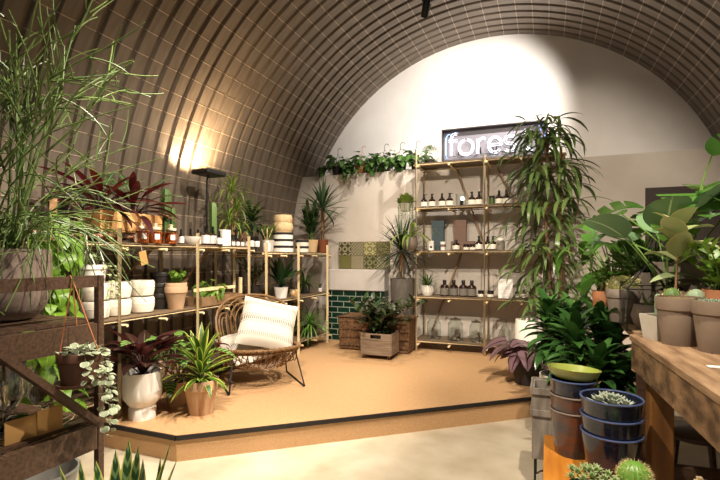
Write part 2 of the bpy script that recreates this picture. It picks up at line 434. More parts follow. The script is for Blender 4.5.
def broad(ml, ms, c, n, pet, lL, lW, el=(.5, 1.3), droop=.9, prof='ovate', r=.004, seg=6, fold=.2, tilt=-.6, pdroop=.3, a0=0, az_list=None):
    for i in range(n):
        az = (az_list[i] if az_list else a0 + i * GA + U(-.2, .2)); e = U(*el); P = pet * U(.75, 1.1); p = Vector(c); pts = [p.copy()]; a = e
        for j in range(5):
            p = p + Vector((cos(az) * cos(a), sin(az) * cos(a), sin(a))) * P / 5; pts.append(p.copy()); a -= pdroop / 5
        ms.tube(pts, [r * (1 - .08 * j) for j in range(6)], 5)
        ml.leaf(pts[-1], az + U(-.3, .3), a + tilt * U(.6, 1.2), lL * U(.8, 1.1), lW * U(.85, 1.1), droop * U(.7, 1.2), seg, prof, fold, roll=U(-.3, .3))
def vine(ml, ms, p, az, out, down, lL, lW, per, prof='heart', r=.002, n=10, wig=.02, wall=None):
    pts = []; p = Vector(p)
    for j in range(n + 1):
        t = j / n; q = p + Vector((cos(az) * out * min(1, t * 2.2) ** .7, sin(az) * out * min(1, t * 2.2) ** .7, .03 * sin(PI * min(1, t * 3)) - down * max(0, t - .15) ** 1.2))
        q += Vector((U(-wig, wig), U(-wig, wig) * .5, 0)) * (t > .1); pts.append(q)
    ms.tube(pts, r, 4)
    for k in range(per):
        t = (k + .5) / per; f = t * n; a = min(n - 1, int(f)); q = pts[a].lerp(pts[a + 1], f - a)
        ml.leaf(q, az + (k % 2 * 2 - 1) * U(.3, 1.5), U(-.3, .3) - .5 * t, lL * U(.7, 1.1), lW * U(.8, 1.1), U(.4, 1.2), 5, prof, .12)
def cactus_ball(t, c, r, sz=.9, ribs=14, mat=None, spines=260, sl=.02, cap=None):
    m = MB(); n = ribs * 4; k = 12; vs = []
    prof = []
    for i in range(k + 1):
        a = PI * (.12 + .88 * i / k); prof.append((r * sin(a), -r * sz * cos(a)))
    m.lathe(prof, n, c)
    o = [Vector(v) for v in m.v]; cc = Vector(c); m.v = []
    for i, v in enumerate(o):
        j = i % n; f = 1 - .07 * (1 - abs(cos(PI * j / 4))); d = v - cc; m.v.append((cc.x + d.x * f, cc.y + d.y * f, v.z))
    m.build('body', mat or l_cac, t)
    s = MB()
    for i in range(spines):
        j = i % ribs; az = 2 * PI * j / ribs; a = R(U(25, 150)); d = Vector((sin(a) * cos(az), sin(a) * sin(az), -cos(a) * sz)); p = cc + d * r * .99
        e = p + (d + Vector((U(-.7, .7), U(-.7, .7), U(-.5, .7)))).normalized() * sl * U(.6, 1.2); q = Vector((d.y, -d.x, 0)).normalized() * .0009
        s.add([p - q, p + q, e, p + Vector((0, 0, .0015))], [(0, 1, 2), (1, 3, 2), (3, 0, 2)])
    s.build('spines', m_spine, t)
def cactus_col(m, c, r, h, ribs=6):
    prof = [(r * .8, 0), (r, h * .1), (r * 1.02, h * .5), (r, h * .85), (r * .75, h * .96), (r * .3, h)]
    k0 = len(m.v); n = ribs * 2; m.lathe(prof, n, c)
    for i in range(k0, len(m.v)):
        if (i - k0) % 2:
            x, y, z = m.v[i]; m.v[i] = (c[0] + (x - c[0]) * .72, c[1] + (y - c[1]) * .72, z)
def rosette(m, c, r, n=22, W=.35, h=.5, prof='ovate', seg=4):
    for i in range(n):
        t = i / n; az = i * GA; e = R(80 - 70 * t)
        m.leaf((c[0], c[1], c[2] + h * r * .2 * (1 - t)), az, e, r * (.45 + .6 * t), r * W, -.5 * t, seg, prof, .35)
def carpet(m, c, r, n, L, W=.006, hh=.3):
    """tight mound of tiny leaves"""
    for i in range(n):
        a = i * GA; q = math.sqrt(i / n) * r; z = c[2] + hh * r * (1 - (q / r) ** 2)
        m.leaf((c[0] + cos(a) * q, c[1] + sin(a) * q, z), a + U(-1, 1), U(.3, 1.4), L * U(.6, 1.2), W, U(0, 1), 2, 'lance', .3)
MON = lambda t: max(0, (sin(PI * min(1, t ** .75 + .02)) ** .6)) * (1 if (t * 4.6) % 1 > .22 or t < .25 or t > .9 else .18)

# ================= SHELF UNITS =================
def shelf_unit(name, label, loc, rz, posts, D, levels, ztop, zbot, ext=(.04, .04), braces=()):
    t = thing(name, label, 'shelving unit', loc, rz); x0, x1 = posts[0] - ext[0], posts[-1] + ext[1]
    for i, x in enumerate(posts):
        for y in (0, D):
            m = MB(); zb = zbot[i] if isinstance(zbot, (list, tuple)) else zbot
            m.tube([(x, y, zb), (x, y, (ztop[i] if isinstance(ztop, list) else ztop) - (0 if y == 0 else .06))], .0165, 10); m.build('post', m_pine, t)
    for z in levels:
        for y in (.030, D - .030):
            m = MB(); m.tube([(x0, y, z - .014), (x1, y, z - .014)], .0135, 8); m.build('rail', m_pine, t)
        for x in [x + .03 for x in posts] + [(a + b) / 2 for a, b in zip(posts, posts[1:])]:
            m = MB(); m.tube([(x, -.045, z - .04), (x, D + .03, z - .04)], .0125, 8); m.build('cross_bar', m_pine, t)
        m = MB(); m.box(((x0 + x1) / 2, D / 2, z + .004), (x1 - x0 - .01, D - .036, .009)); m.build('shelf_board', m_board, t)
    for (xa, za, xb, zb) in braces:
        m = MB(); m.bar((xa, D - .005, za), (xb, D - .005, zb), .02, .03, up=(0, 1, 0)); m.build('brace', m_brace, t)
    return t
S1, S1M, S1B = 1.473, .895, .33     # tops of the left unit
S2, S2M, S2B = 1.418, .870, .325
shelf_unit('shelving_unit', 'long pale dowel shelving unit against the bronze wall, holding candles and bottles', (-2.98, 0, 0), PI / 2, [1.72, 2.56, 3.40, 4.19], .44, [S1B - .009, S1M - .009, S1 - .009], 1.58, [0, HP, HP, HP], braces=((2.6, .9, 3.3, 1.45), (3.45, .9, 4.1, 1.45)), ext=(.04, .03))
shelf_unit('shelving_unit', 'short pale dowel shelving unit in the corner, striped boxes on its top', (-2.82, 0, 0), PI / 2, [4.28, 4.98, 5.78], .42, [S2B - .009, S2M - .009, S2 - .009], 1.52, HP, ext=(.02, .10))
B5 = [2.545, 1.992, 1.442, .865, .307]
shelf_unit('shelving_unit', 'tall five-tier pale dowel shelving unit under the neon sign', (0, 5.73, 0), 0, [-1.549, -.706, .137], .42, [z - .009 for z in B5], [2.72, 2.575, 2.60], HP, braces=((-1.45, .35, -1.05, 1.4), (-.75, 1.5, -1.1, 2.5), (-.6, 2.5, -.35, 2.0)), ext=(.04, .06))
# ================= NEON SIGN =================
t = thing('neon_sign', 'white neon sign reading forest in a shallow metal tray on the tall shelves', 'neon sign', (-1.24, 5.80, 2.556))
SW, SH, SD = 1.24, .40, .10
m = MB(); m.box((SW / 2, SD, SH / 2), (SW, .012, SH)); m.build('back_panel', M('sign_back', '#726e75', rough=.6), t, smooth=False)
m = MB()
for z in (.006, SH - .006): m.box((SW / 2, SD / 2, z), (SW, SD, .012))
for x in (.006, SW - .006): m.box((x, SD / 2, SH / 2), (.012, SD, SH - .024))
m.build('tray_frame', M('sign_frame', '#5a5657', rough=.35, metal=.7), t, smooth=False)
m_neon = M('neon_white', '#ffffff', emit='#dfe8ff', estr=2.6)
def arc(cx, cz, rx, rz, a, b, n=14): return [(cx + rx * cos(R(a + (b - a) * i / n)), .055, cz + rz * sin(R(a + (b - a) * i / n))) for i in range(n + 1)]
zb, xh = .075, .185; zr = xh / 2; zm = zb + zr
L = [('f', [arc(.165, zb + .22, .05, .05, 60, 180, 8) + [(.115, .055, zb)], [(.075, .055, zb + xh), (.19, .055, zb + xh)]]),
     ('o', [arc(.297, zm, .085, zr, 100, 440, 22)]),
     ('r', [[(.44, .055, zb), (.44, .055, zb + xh)] , arc(.50, zb + .115, .06, .07, 180, 60, 8)]),
     ('e', [[(.575, .055, zm), (.715, .055, zm)] + arc(.643, zm, .075, zr, 0, 320, 20)]),
     ('s', [arc(.82, zm + .045, .058, .047, 30, 250, 10) + arc(.82, zm - .045, .062, .048, 70, -150, 10)]),
     ('t', [[(1.0, .055, zb + .25), (1.0, .055, zb + .05)] + arc(1.05, zb + .05, .05, .05, 180, 300, 7), [(.95, .055, zb + xh), (1.07, .055, zb + xh)]])]
for ch, paths in L:
    m = MB()
    for p in paths:
        for s_ in (-.012, .012):
            q = []
            for i, a in enumerate(p):
                b_, c_ = p[max(0, i - 1)], p[min(len(p) - 1, i + 1)]; dx, dz = c_[0] - b_[0], c_[2] - b_[2]; l_ = math.hypot(dx, dz) or 1
                q.append((a[0] - dz / l_ * s_, a[1], a[2] + dx / l_ * s_))
            m.tube(q, .0036, 6)
    m.build('neon_letter', m_neon, t)
m = MB()
for pth in ([(.06, .055, .04), (.045, .055, .09), (.045, .055, .30), (.07, .055, .34), (.10, .055, .345)], [(1.14, .055, .345), (1.19, .055, .34), (1.205, .055, .30), (1.205, .055, .09), (1.18, .055, .045)], [(1.16, .055, .31), (1.175, .055, .09)]): m.tube(pth, .006, 6)
m.build('neon_border', M('neon_blue', '#8fb4ff', emit='#7fa8ff', estr=1.6), t)
m = MB()
for a, b in ((.13, .30), (.33, .45), (.47, .68), (.72, .89), (.92, 1.06)): m.tube([(a, .075, .07), ((a + b) / 2, .08, .045 + U(0, .04)), (b, .075, .07)], .004, 5)
for x in (.20, .47, .62, .82, 1.0, .66): m.tube([(x, .06, zb + U(0, .15)), (x, .095, zb + U(0, .15))], .007, 6)
m.build('cables', m_blackp, t)

# ================= BOTTLES AND JARS =================
def bottle(name, label, h, r, cap='pump', lab=m_cream, glass=m_amber, cat='bottle', group=None, lz=(.12, .5)):
    t = thing(name, label, cat, (0, 0, 0), 0, group); m = MB(); b = h * (.66 if cap != 'lid' else .78)
    m.lathe([(r * .92, 0), (r, .006), (r, b * .74), (r * .8, b * .88), (r * .36, b * .96), (r * .34, b * 1.06)] if cap != 'lid' else [(r * .94, 0), (r, .005), (r, b * .9), (r * .9, b)], 14); m.build('body', glass, t)
    m = MB(); m.lathe([(r * 1.015, b * lz[0]), (r * 1.015, b * (lz[0] + lz[1]))], 14); m.f = m.f[:-2]; m.mi = m.mi[:-2]; m.build('label_band', lab, t)
    m = MB()
    if cap == 'pump':
        m.lathe([(r * .42, b * 1.0), (r * .42, b * 1.14), (r * .28, b * 1.16), (r * .28, b * 1.36), (r * .38, b * 1.37), (r * .3, b * 1.5)], 10); m.box((r * .4, 0, b * 1.42), (r * 1.0, r * .34, b * .07))
    elif cap == 'cap': m.lathe([(r * .42, b), (r * .42, b * 1.28), (r * .36, b * 1.32)], 10)
    elif cap == 'drop': m.lathe([(r * .42, b), (r * .42, b * 1.14), (r * .2, b * 1.18), (r * .24, b * 1.4), (r * .12, b * 1.5)], 10)
    else: m.lathe([(r * .98, b * .98), (r * .98, h), (r * .9, h)], 14)
    m.build('lid' if cap == 'lid' else cap if cap != 'drop' else 'dropper', m_blackp, t); return t
FAR = -30
def proto_list(): pass
first = {}
def put(key, make, loc, label, rz=0, group=None, sc=None):
    """the first time the thing itself is moved into place, later ones are copies with labels of their own"""
    if key not in first:
        t = make(); first[key] = t; t.location = loc; t.rotation_euler = (0, 0, rz); t['label'] = label
        if sc: t.scale = (sc,) * 3
        if group: t['group'] = group
        return t
    return dup(first[key], loc, rz, sc or 1, label, group)
mk_pump = lambda: bottle('pump_bottle', '', .175, .044, 'pump')
mk_pump2 = lambda: bottle('screw_cap_bottle', '', .235, .056, 'cap', M('grey_label', '#6f695f', rough=.7), lz=(.1, .55))
mk_jar = lambda: bottle('cosmetic_jar', '', .075, .036, 'lid', cat='jar')
mk_drop = lambda: bottle('dropper_bottle', '', .12, .02, 'drop')
YF = 5.86
names = ['far left', 'second from left', 'third from left', 'fourth from left']
gb = 'pump bottles on the second shelf from the top'
for i, px in enumerate((424, 432, 442, 449.7)):
    put('p1', mk_pump, (onY(px, YF), YF, B5[1]), ['brown pump bottle, first from the left on the shelf below the neon sign', 'brown pump bottle, second from the left on the shelf below the neon sign', 'brown pump bottle, third from the left on the shelf below the neon sign', 'brown pump bottle just left of the glowing glass lamp'][i], U(-2, 0), gb)
for i, px in enumerate((472, 479)): put('p1', mk_pump, (onY(px, YF), YF, B5[1]), ['brown pump bottle just right of the glowing glass lamp', 'brown pump bottle left of the middle post, below the neon sign'][i], U(-2, 0), gb)
for i, px in enumerate((499, 506.5)): put('p1', mk_pump, (onY(px, YF), YF, B5[1]), ['brown pump bottle right of the green jar, below the neon sign', 'brown pump bottle half behind the palm leaves, below the neon sign'][i], U(-2, 0), gb)
# glowing glass cube
t = thing('glass_lamp', 'small square glass lamp glowing among the brown bottles', 'lamp', (onY(461.5, YF), YF, B5[1]))
m = MB()
for sx in (-1, 1): m.box((sx * .06, 0, .075), (.004, .12, .15)); m.box((0, sx * .06, .075), (.116, .004, .15))
m.build('glass_panels', m_glass, t, smooth=False)
m = MB(); m.ball((.01, 0, .095), .022, 12); m.build('bulb', M('bulb_glow', '#fff4dd', emit='#fff0d0', estr=22), t)
m = MB(); m.lathe([(.02, 0), (.02, .07)], 10); m.build('socket', m_blackp, t)
put('gj', lambda: bottle('candle_jar', '', .11, .034, 'lid', l_green, l_green, 'jar'), (onY(492, YF), YF, B5[1]), 'small dark green lidded jar right of the middle post')
# third shelf
def carton(name, label, loc, d, mat, cat='box', band=None, rz=0, group=None):
    t = thing(name, label, cat, loc, rz, group); m = MB(); m.box((0, 0, d[2] / 2), d, bev=.002); m.build('carton', mat, t, smooth=False)
    m = MB(); b = band or m_blackp; m.box((0, -d[1] / 2 - .001, d[2] * .35), (d[0] * .5, .002, d[2] * .2)); m.build('printed_label', b, t, smooth=False); return t
carton('soap_box', 'narrow white carton with a dark lid at the left end of the middle shelf', (onY(431.5, YF), YF, B5[2]), (.062, .05, .12), m_mattwhite)
m_teal = M('teal_card', '#48585c', rough=.7); m_bcard = M('brown_card', '#7c6254', rough=.7)
for px, mt, nm in ((438.5, m_teal, 'dark teal lidded gift box at the back of the middle shelf'), (460.5, m_bcard, 'dusty brown lidded gift box at the back of the middle shelf')):
    x = onY(px, 6.06); t = thing('gift_box', nm, 'box', (x, 6.06, B5[2])); m = MB(); m.box((0, 0, .15), (.15, .07, .30)); m.build('box_body', mt, t, smooth=False)
    m = MB(); m.box((0, 0, .345), (.162, .08, .09)); m.build('lid', mt, t, smooth=False)
for px, w_, nm in ((450, .13, 'brown'), (474, .15, 'brown')):
    pass
carton('flat_box', 'low brown box in front of the dusty brown gift box', (onY(463, 5.97), 5.97, B5[2]), (.30, .06, .115), m_bcard, band=m_brace)
t = thing('cup', 'white striped cup between carton and squat bottle on the middle shelf', 'cup', (onY(443, YF), YF, B5[2])); m = MB(); m.lathe([(.03, 0), (.036, .11), (.032, .11), (.028, .02)], 14); m.build('cup_body', m_white, t); m = MB(); m.lathe([(.0355, .045), (.037, .075)], 14); m.f = m.f[:-2]; m.mi = m.mi[:-2]; m.build('stripe', m_bcard, t)
put('sq', lambda: bottle('squat_bottle', '', .15, .045, 'cap'), (onY(456, YF), YF, B5[2]), 'squat brown bottle with cream label near the brown gift box')
for i, px in enumerate((466.2, 472.5)): put('jar', mk_jar, (onY(px, YF), YF, B5[2]), ['low brown jar right of the squat bottle on the middle shelf', 'low brown jar left of the middle post on the middle shelf'][i], 0, 'low brown jars')
for i, px in enumerate((479, 487.5, 492.5)): put('p1', mk_pump, (onY(px, YF), YF + .02 * i, B5[2]), ['brown pump bottle left of the middle post on the middle shelf', 'brown pump bottle right of the middle post on the middle shelf', 'brown pump bottle next to the white lidded jar'][i], U(-2, 0), 'pump bottles on the middle shelf')
t = thing('storage_jar', 'white lidded jar right of the middle post on the middle shelf', 'jar', (onY(500.5, YF), YF, B5[2])); m = MB(); m.lathe([(.045, 0), (.052, .02), (.052, .10), (.04, .115)], 16); m.build('body', M('smoky_glass', '#8b8378', rough=.15), t); m = MB(); m.lathe([(.045, .115), (.045, .14), (.04, .145)], 16); m.build('lid', m_mattwhite, t)
for i, px in enumerate((526.5, 534)): carton('soap_box', ['white soap carton nearer the middle post, seen through the palm', 'white soap carton farther right, seen through the palm'][i], (onY(px, YF), YF, B5[2]), (.075, .05, .085), m_mattwhite, group='white soap cartons')
# fourth shelf
for i, px in enumerate((444.6, 453.8, 463.4, 471.8)):
    put('p2', mk_pump2, (onY(px, YF), YF, B5[3]), ['dark bottle right of the small fern on the fourth shelf', 'wide dark bottle, second right of the small fern', 'dark bottle, third right of the small fern', 'dark bottle nearest the two low jars on the fourth shelf'][i], U(-2, 0), 'dark bottles on the fourth shelf', 1.0)
for i, px in enumerate((481, 490.5)): put('jar', mk_jar, (onY(px, YF), YF, B5[3]), ['low brown jar left of the middle post on the fourth shelf', 'low brown jar right of the middle post on the fourth shelf'][i], 0, 'low brown jars', 1.1)
t = thing('price_card', 'white printed card standing on the fourth shelf', 'sign', (onY(505.5, 5.80), 5.80, B5[3])); m = MB(); m.box((0, 0, .115), (.165, .004, .23)); m.box((0, .03, .004), (.165, .06, .004)); m.build('card', m_white, t, smooth=False)
m = MB(); [m.box((0, -.0025, .19 - .022 * i), (.11 - .02 * (i % 3), .001, .003)) for i in range(7)]; m.build('printed_lines', M('grey_print', '#9a9a9a'), t, smooth=False)
for i, px in enumerate((517, 524, 530.5)): put('dr', mk_drop, (onY(px, YF), YF, B5[3]), ['small dropper bottle next to the white card', 'small dropper bottle, middle of the three by the white card', 'small dropper bottle farthest from the white card'][i], 0, 'dropper bottles', 1.15)
t, z = potted('potted_fern', 'small wispy plant in a round cream pot at the left end of the fourth shelf', 'plant', (onY(427.5, 5.86), 5.86, B5[3]), .072, .06, .13, m_mattwhite, 'round')
m = MB(); straps(m, (0, 0, z), 70, .27, .010, (.2, 1.4), (.8, 1.8), seg=4); m.build('foliage', l_green, t)
# bottom shelf glass jars
def glassjar(name, label, loc, r, h, lid=True):
    t = thing(name, label, 'jar', loc); m = MB(); m.lathe([(r * .9, 0), (r, .01), (r, h * .72), (r * .72, h * .82), (r * .70, h * .88), (r * .66, h * .88), (r * .68, h * .81), (r * .95, h * .71), (r * .95, .015), (0.001, .012)], 24); m.build('glass_body', m_glass, t)
    if lid: m = MB(); m.lathe([(r * .76, h * .885), (r * .76, h * .93), (r * .3, h * .96), (r * .12, h * .97), (r * .2, h)], 20); m.build('glass_lid', m_glass, t)
    return t
glassjar('glass_jar', 'clear glass jar at the left end of the bottom shelf, tallest of three', (onY(434, 5.9), 5.9, B5[4]), .085, .29, False)
glassjar('glass_jar', 'clear glass lidded jar in the middle of three on the bottom shelf', (onY(455.5, 5.9), 5.9, B5[4]), .095, .29)
glassjar('glass_jar', 'clear glass lidded jar left of the middle post on the bottom shelf', (onY(476.5, 5.9), 5.9, B5[4]), .085, .27)
t = thing('glass_bottle', 'clear glass narrow-necked bottle behind the dusky-leaved plant', 'bottle', (onY(505, 5.9), 5.9, B5[4])); m = MB(); m.lathe([(.055, 0), (.06, .02), (.06, .16), (.02, .22), (.02, .29), (.025, .295), (.016, .295), (.016, .22), (.055, .155), (.055, .02), (.001, .018)], 18); m.build('glass_body', m_glass, t)

# ================= LEFT SHELF, TOP =================
XS = -3.05
Yx = lambda px, X=XS: onX(px, X)
m_candlew = M('cream_wax', '#efe2c6', rough=.6)
def candle():
    t = thing('candle_jar', '', 'candle'); m = MB(); m.lathe([(.038, 0), (.043, .006), (.043, .085), (.036, .09)], 16); m.build('wax', m_honey, t)
    m = MB(); m.lathe([(.0445, .002), (.0455, .098), (.036, .105), (.033, .105)], 16); m.f = m.f[:-2]; m.mi = m.mi[:-2]; m.build('glass', m_glass, t)
    m = MB(); m.lathe([(.038, .104), (.04, .12), (.012, .124), (.012, .14), (.018, .148), (.0, .152)], 14); m.build('lid', m_candlew, t)
    m = MB(); m.box((.046, 0, .05), (.002, .034, .04)); m.build('label_patch', m_white, t, smooth=False); return t
for i, px in enumerate((142.5, 155.5, 171)): put('can', candle, (-3.02, Yx(px, -3.02), S1), ['amber candle jar with white label, leftmost of three before the wooden crate', 'amber candle jar with white label, middle of three before the wooden crate', 'amber candle jar with white label, rightmost of three before the wooden crate'][i], -.5, 'amber candle jars', 1.12)
# rolled mats and crate
m_mat = M('speckled_mat', '#d9b18c', '#7a3f26', scale=38, rough=.9, bump=.6, contrast=(.42, .55))
def roll_mat(label, loc, L_, rz):
    t = thing('rolled_mat', label, 'mat', loc, rz); m = MB(); m.tube([(0, 0, .042), (L_, 0, .042)], .042, 14); m.build('roll', m_mat, t)
    for x in (-.002, L_ + .002):
        m = MB(); m.tube([(x, cos(a * .9) * (.006 + a * .0019), .042 + sin(a * .9) * (.006 + a * .0019)) for a in range(0, 18)], .0025, 5); m.build('spiral_end', m_mattwhite, t)
    return t
roll_mat('cream and rust speckled roll lying lengthwise under the wooden crate', (-3.11, 2.10, S1), .52, PI / 2)
roll_mat('speckled roll with its spiral end beside the leftmost candle jar', (-3.28, Yx(137) - .02, S1), .26, 0)
roll_mat('speckled roll hidden at the back under the wooden crate', (-3.33, 2.15, S1), .52, PI / 2)
zc = S1 + .084
t = thing('wooden_crate', 'light wooden crate on the speckled rolls, holding the maroon-leaved plants', 'crate', (-3.235, 2.79, zc))
m = MB(); W_, L_, H_ = .28, .60, .165
m.box((0, 0, .008), (W_, L_, .014))
for s in (-1, 1):
    for k in range(2): m.box((s * (W_ / 2 - .006), 0, .045 + k * .078), (.012, L_, .072))
    for k in range(2): m.box((0, s * (L_ / 2 - .006), .045 + k * .078), (W_ - .026, .012, .072))
m.build('boards', M('new_crate_wood', '#dcae72', '#c8965c', scale=4, stretch=(1, 1, 8), rough=.7), t, smooth=False)
m = MB()
for s in (-1, 1):
    for u in (-1, 1): m.box((s * (W_ / 2 - .02), u * (L_ / 2 - .02), .085), (.014, .014, .145))
m.build('corner_posts', m_pine, t, smooth=False)
# maroon stromanthe plants standing in the crate
for i, (yy, lab, k) in enumerate(((2.60, 'big maroon-backed leafy plant in the left half of the wooden crate', 30), (2.92, 'maroon-backed leafy plant in the right half of the wooden crate', 24))):
    t, z = potted('stromanthe', lab, 'plant', (-3.235, yy, zc + .016), .095, .075, .13, m_darkpot)
    ml, mr_, ms = MB(), MB(), MB()
    broad(ml, ms, (0, 0, z), int(k * .7), .20, .36, .065, (.6, 1.5), .5, 'lance', .004, 6, .3, -.25, .35, a0=.5)
    broad(mr_, ms, (0, 0, z), int(k * .6), .14, .32, .065, (.25, 1.4), .6, 'lance', .004, 6, .3, -.3, .5, a0=1.7)
    ml.build('green_leaves', l_strom, t); mr_.build('maroon_leaves', l_red, t); ms.build('stems', l_red, t)
t, z = potted('tall_cactus', 'tall green column cactus standing behind the right end of the wooden crate', 'cactus', (-3.26, Yx(166, -3.26), S1), .07, .055, .11, m_terra); m = MB()
cactus_col(m, (0, 0, z), .045, .42); cactus_col(m, (.03, .05, z), .03, .25); m.build('columns', l_cac, t)
# bottles right of the candles
t = thing('mixing_bowl', 'white glazed bowl among the brown bottles on the left shelf', 'bowl', (-3.04, Yx(192, -3.04), S1)); m = MB(); m.lathe([(.04, 0), (.07, .03), (.085, .075), (.08, .075), (.065, .034), (.001, .01)], 20); m.build('bowl_body', m_white, t)
for i, (px, X, s) in enumerate(((181, -3.06, .9), (190.5, -3.22, 1.05), (198, -3.22, 1.05), (205.5, -3.08, 1.25), (213, -3.08, 1.25), (219.5, -3.0, .95))):
    put('p3', lambda: bottle('pump_bottle', '', .155, .03, 'pump', m_white, lz=(.15, .62)), (X, Yx(px, X), S1), ['brown pump bottle left of the white bowl', 'brown bottle behind the white bowl, left one', 'brown bottle behind the white bowl, right one', 'tall brown bottle with big white label, left of a pair', 'tall brown bottle with big white label, right of a pair', 'small brown bottle leaning against the white carton'][i], U(-1.5, 0), 'brown bottles on the left shelf', s)
carton('gift_carton', 'plain tall white carton behind the small brown bottle', (-3.12, Yx(225, -3.12), S1), (.05, .13, .17), m_white, band=m_white)
for i, px in enumerate((233.5, 238, 242.5, 247)):
    put('sb', lambda: bottle('small_bottle', '', .10, .019, 'cap', m_white, lz=(.1, .6)), (-3.03, Yx(px, -3.03), S1), ['small brown bottle, first right of the white carton', 'small brown bottle, second right of the white carton', 'small brown bottle, third right of the white carton', 'small brown bottle, fourth right of the white carton'][i], 0, 'small brown bottles before the basket pot')
m = MB()
t, z = potted('spider_plant', 'arching variegated plant in a brown woven pot behind the small bottles', 'plant', (-3.25, Yx(240, -3.25), S1), .095, .08, .17, m_wicker)
m = MB(); straps(m, (0, 0, z), 34, .30, .018, (.3, 1.4), (1.0, 2.0)); m.build('foliage', LM('leaf_white_striped', '#4a7030', '#3a5c26', mid='#d8d8a8', mw=.14), t)
for i, (px, X) in enumerate(((251.5, -3.0), (257, -3.05))):
    put('wj', lambda: bottle('white_jar', '', .085, .03, 'lid', m_cream, m_white, 'jar'), (X, Yx(px, X), S1 if px < 255 else S1), ['white jar left of the last post of the long shelf', 'white jar right beside the last post of the long shelf'][i], 0, 'white jars')
t = thing('reed_diffuser', 'white reed diffuser with pale sticks on the corner shelf', 'diffuser', (-2.93, Yx(267, -2.93), S2)); m = MB(); m.lathe([(.036, 0), (.04, .02), (.04, .09), (.02, .105), (.02, .12)], 14); m.build('vessel', m_white, t)
m = MB(); [m.tube([(0, 0, .10), (cos(a) * .07, sin(a) * .07, .26)], .0028, 4) for a in (0, 1, 2.1, 3.2, 4.3, 5.3)]; m.build('reeds', m_pine, t)
t, z = potted('leafy_houseplant', 'bushy small-leaved plant behind the reed diffuser', 'plant', (-3.1, Yx(268, -3.1), S2), .075, .06, .14, m_concretepot); ml, ms = MB(), MB()
stems(ml, ms, (0, 0, z), 14, .20, .06, .02, 9, .8, 'lance'); ml.build('foliage', l_olive, t); ms.build('stems', m_stemg, t)
# striped drums and baskets
m_strw = M('white_fabric', '#e9e4da', rough=.9); m_bw = M('black_band', '#1d1a18', rough=.8)
def drum(label, loc, r, h):
    t = thing('storage_basket', label, 'basket', loc, 0, 'white baskets with black bands'); m = MB(); m.lathe([(r * .98, 0), (r, .01), (r, h), (r * .97, h), (r * .96, h * .95), (0, h * .94)], 24); m.build('basket_body', m_strw, t)
    m = MB(); m.lathe([(r * 1.012, h * .62), (r * 1.012, h * .99)], 24); m.f = m.f[:-2]; m.mi = m.mi[:-2]; m.build('black_band', m_bw, t); return t
y1 = Yx(283, -2.98); z = S2
for i in range(3): drum(['bottom', 'middle', 'top'][i] + ' white drum with black band in the stack of three on the corner shelf', (-2.98, y1, z), .125 - .003 * i, .078); z += .079
m_bask = M('cream_basket', '#d8bf96', '#c4a87c', scale=30, rough=.8, bump=.4)
for i in range(2):
    t = thing('round_basket', ['lower cream woven basket on top of the striped drums', 'upper cream woven basket on top of the striped drums'][i], 'basket', (-2.98, y1, z), 0, 'cream baskets'); m = MB(); r = .12 - .008 * i
    m.lathe([(r * .8, 0), (r, .03), (r * 1.02, .08), (r * .93, .115), (r * .88, .115), (r * .94, .08), (.001, .02)], 22); m.build('basket_body', m_bask, t)
    m = MB(); [m.tube([(r * 1.02 * cos(a), r * 1.02 * sin(a), .08), (r * 1.25 * cos(a), r * 1.25 * sin(a), .07), (r * 1.2 * cos(a + .15), r * 1.2 * sin(a + .15), .03), (r * 1.0 * cos(a + .2), r * 1.0 * sin(a + .2), .04)], .006, 6) for a in (1.1 - i * .3,)]; m.build('leather_handle', m_terra, t); z += .095
y2 = Yx(300, -2.95); z = S2
for i in range(2): drum(['lower', 'upper'][i] + ' white drum with black band in the low stack beside the tall one', (-2.93, y2 + .02, z), .085, .078); z += .079
# potted plants at the far end of the corner shelf
t, z = potted('zamioculcas', 'leafy upright plant in a beige pot at the end of the corner shelf', 'plant', (-2.98, Yx(311, -2.98), S2), .10, .075, .17, M('beige_pot', '#d9b98a', rough=.8)); ml, ms = MB(), MB()
stems(ml, ms, (0, 0, z), 11, .46, .16, .055, 9, .35, 'lance', .005, .4, .7); ml.build('foliage', l_dark, t); ms.build('stems', m_stemg, t)
t, z = potted('yucca', 'spiky yucca on a bare trunk in a rust-coloured pot against the end wall', 'plant', (-2.94, Yx(322.5, -2.94), S2), .085, .065, .18, M('rust_pot', '#7d4426', rough=.7)); m = MB(); m.tube([(0, 0, z), (.01, 0, z + .15), (0, .01, z + .44)], [.028, .024, .022], 8); m.build('trunk', m_trunk, t)
m = MB(); straps(m, (0, 0, z + .44), 56, .42, .036, (-.35, 1.45), (.1, .6), 'sword', dz=.04); m.build('foliage', l_yucca, t)
# tall plants behind bottles
t, z = potted('dragon_tree', 'tall thin-leaved arching plant behind the white carton', 'plant', (-3.26, Yx(232, -3.26), S1), .08, .06, .13, m_darkpot); m = MB(); ms = MB()
for (dx, dy, hh) in ((0, 0, .48), (.02, .05, .28), (-.0, -.06, .12)):
    ms.tube([(dx * .3, dy * .3, z), (dx, dy, z + hh)], .011, 6); straps(m, (dx, dy, z + hh), 32, .36, .018, (.1, 1.5), (1.2, 2.4), dz=.03)
m.build('foliage', LM('leaf_yellowish', '#8a9a3a', '#4f7028', tr=.3), t); ms.build('canes', m_trunk, t)
t, z = potted('corn_plant', 'dark green bushy plant behind the brown woven pot', 'plant', (-3.33, Yx(252, -3.33), S1), .08, .06, .13, m_darkpot); m = MB(); ms = MB()
ms.tube([(0, 0, z), (0, 0, z + .22)], .012, 6); straps(m, (0, 0, z + .12), 46, .26, .045, (-.1, 1.4), (.6, 1.4), 'lance', dz=.14); m.build('foliage', l_dark, t); ms.build('cane', m_stemb, t)
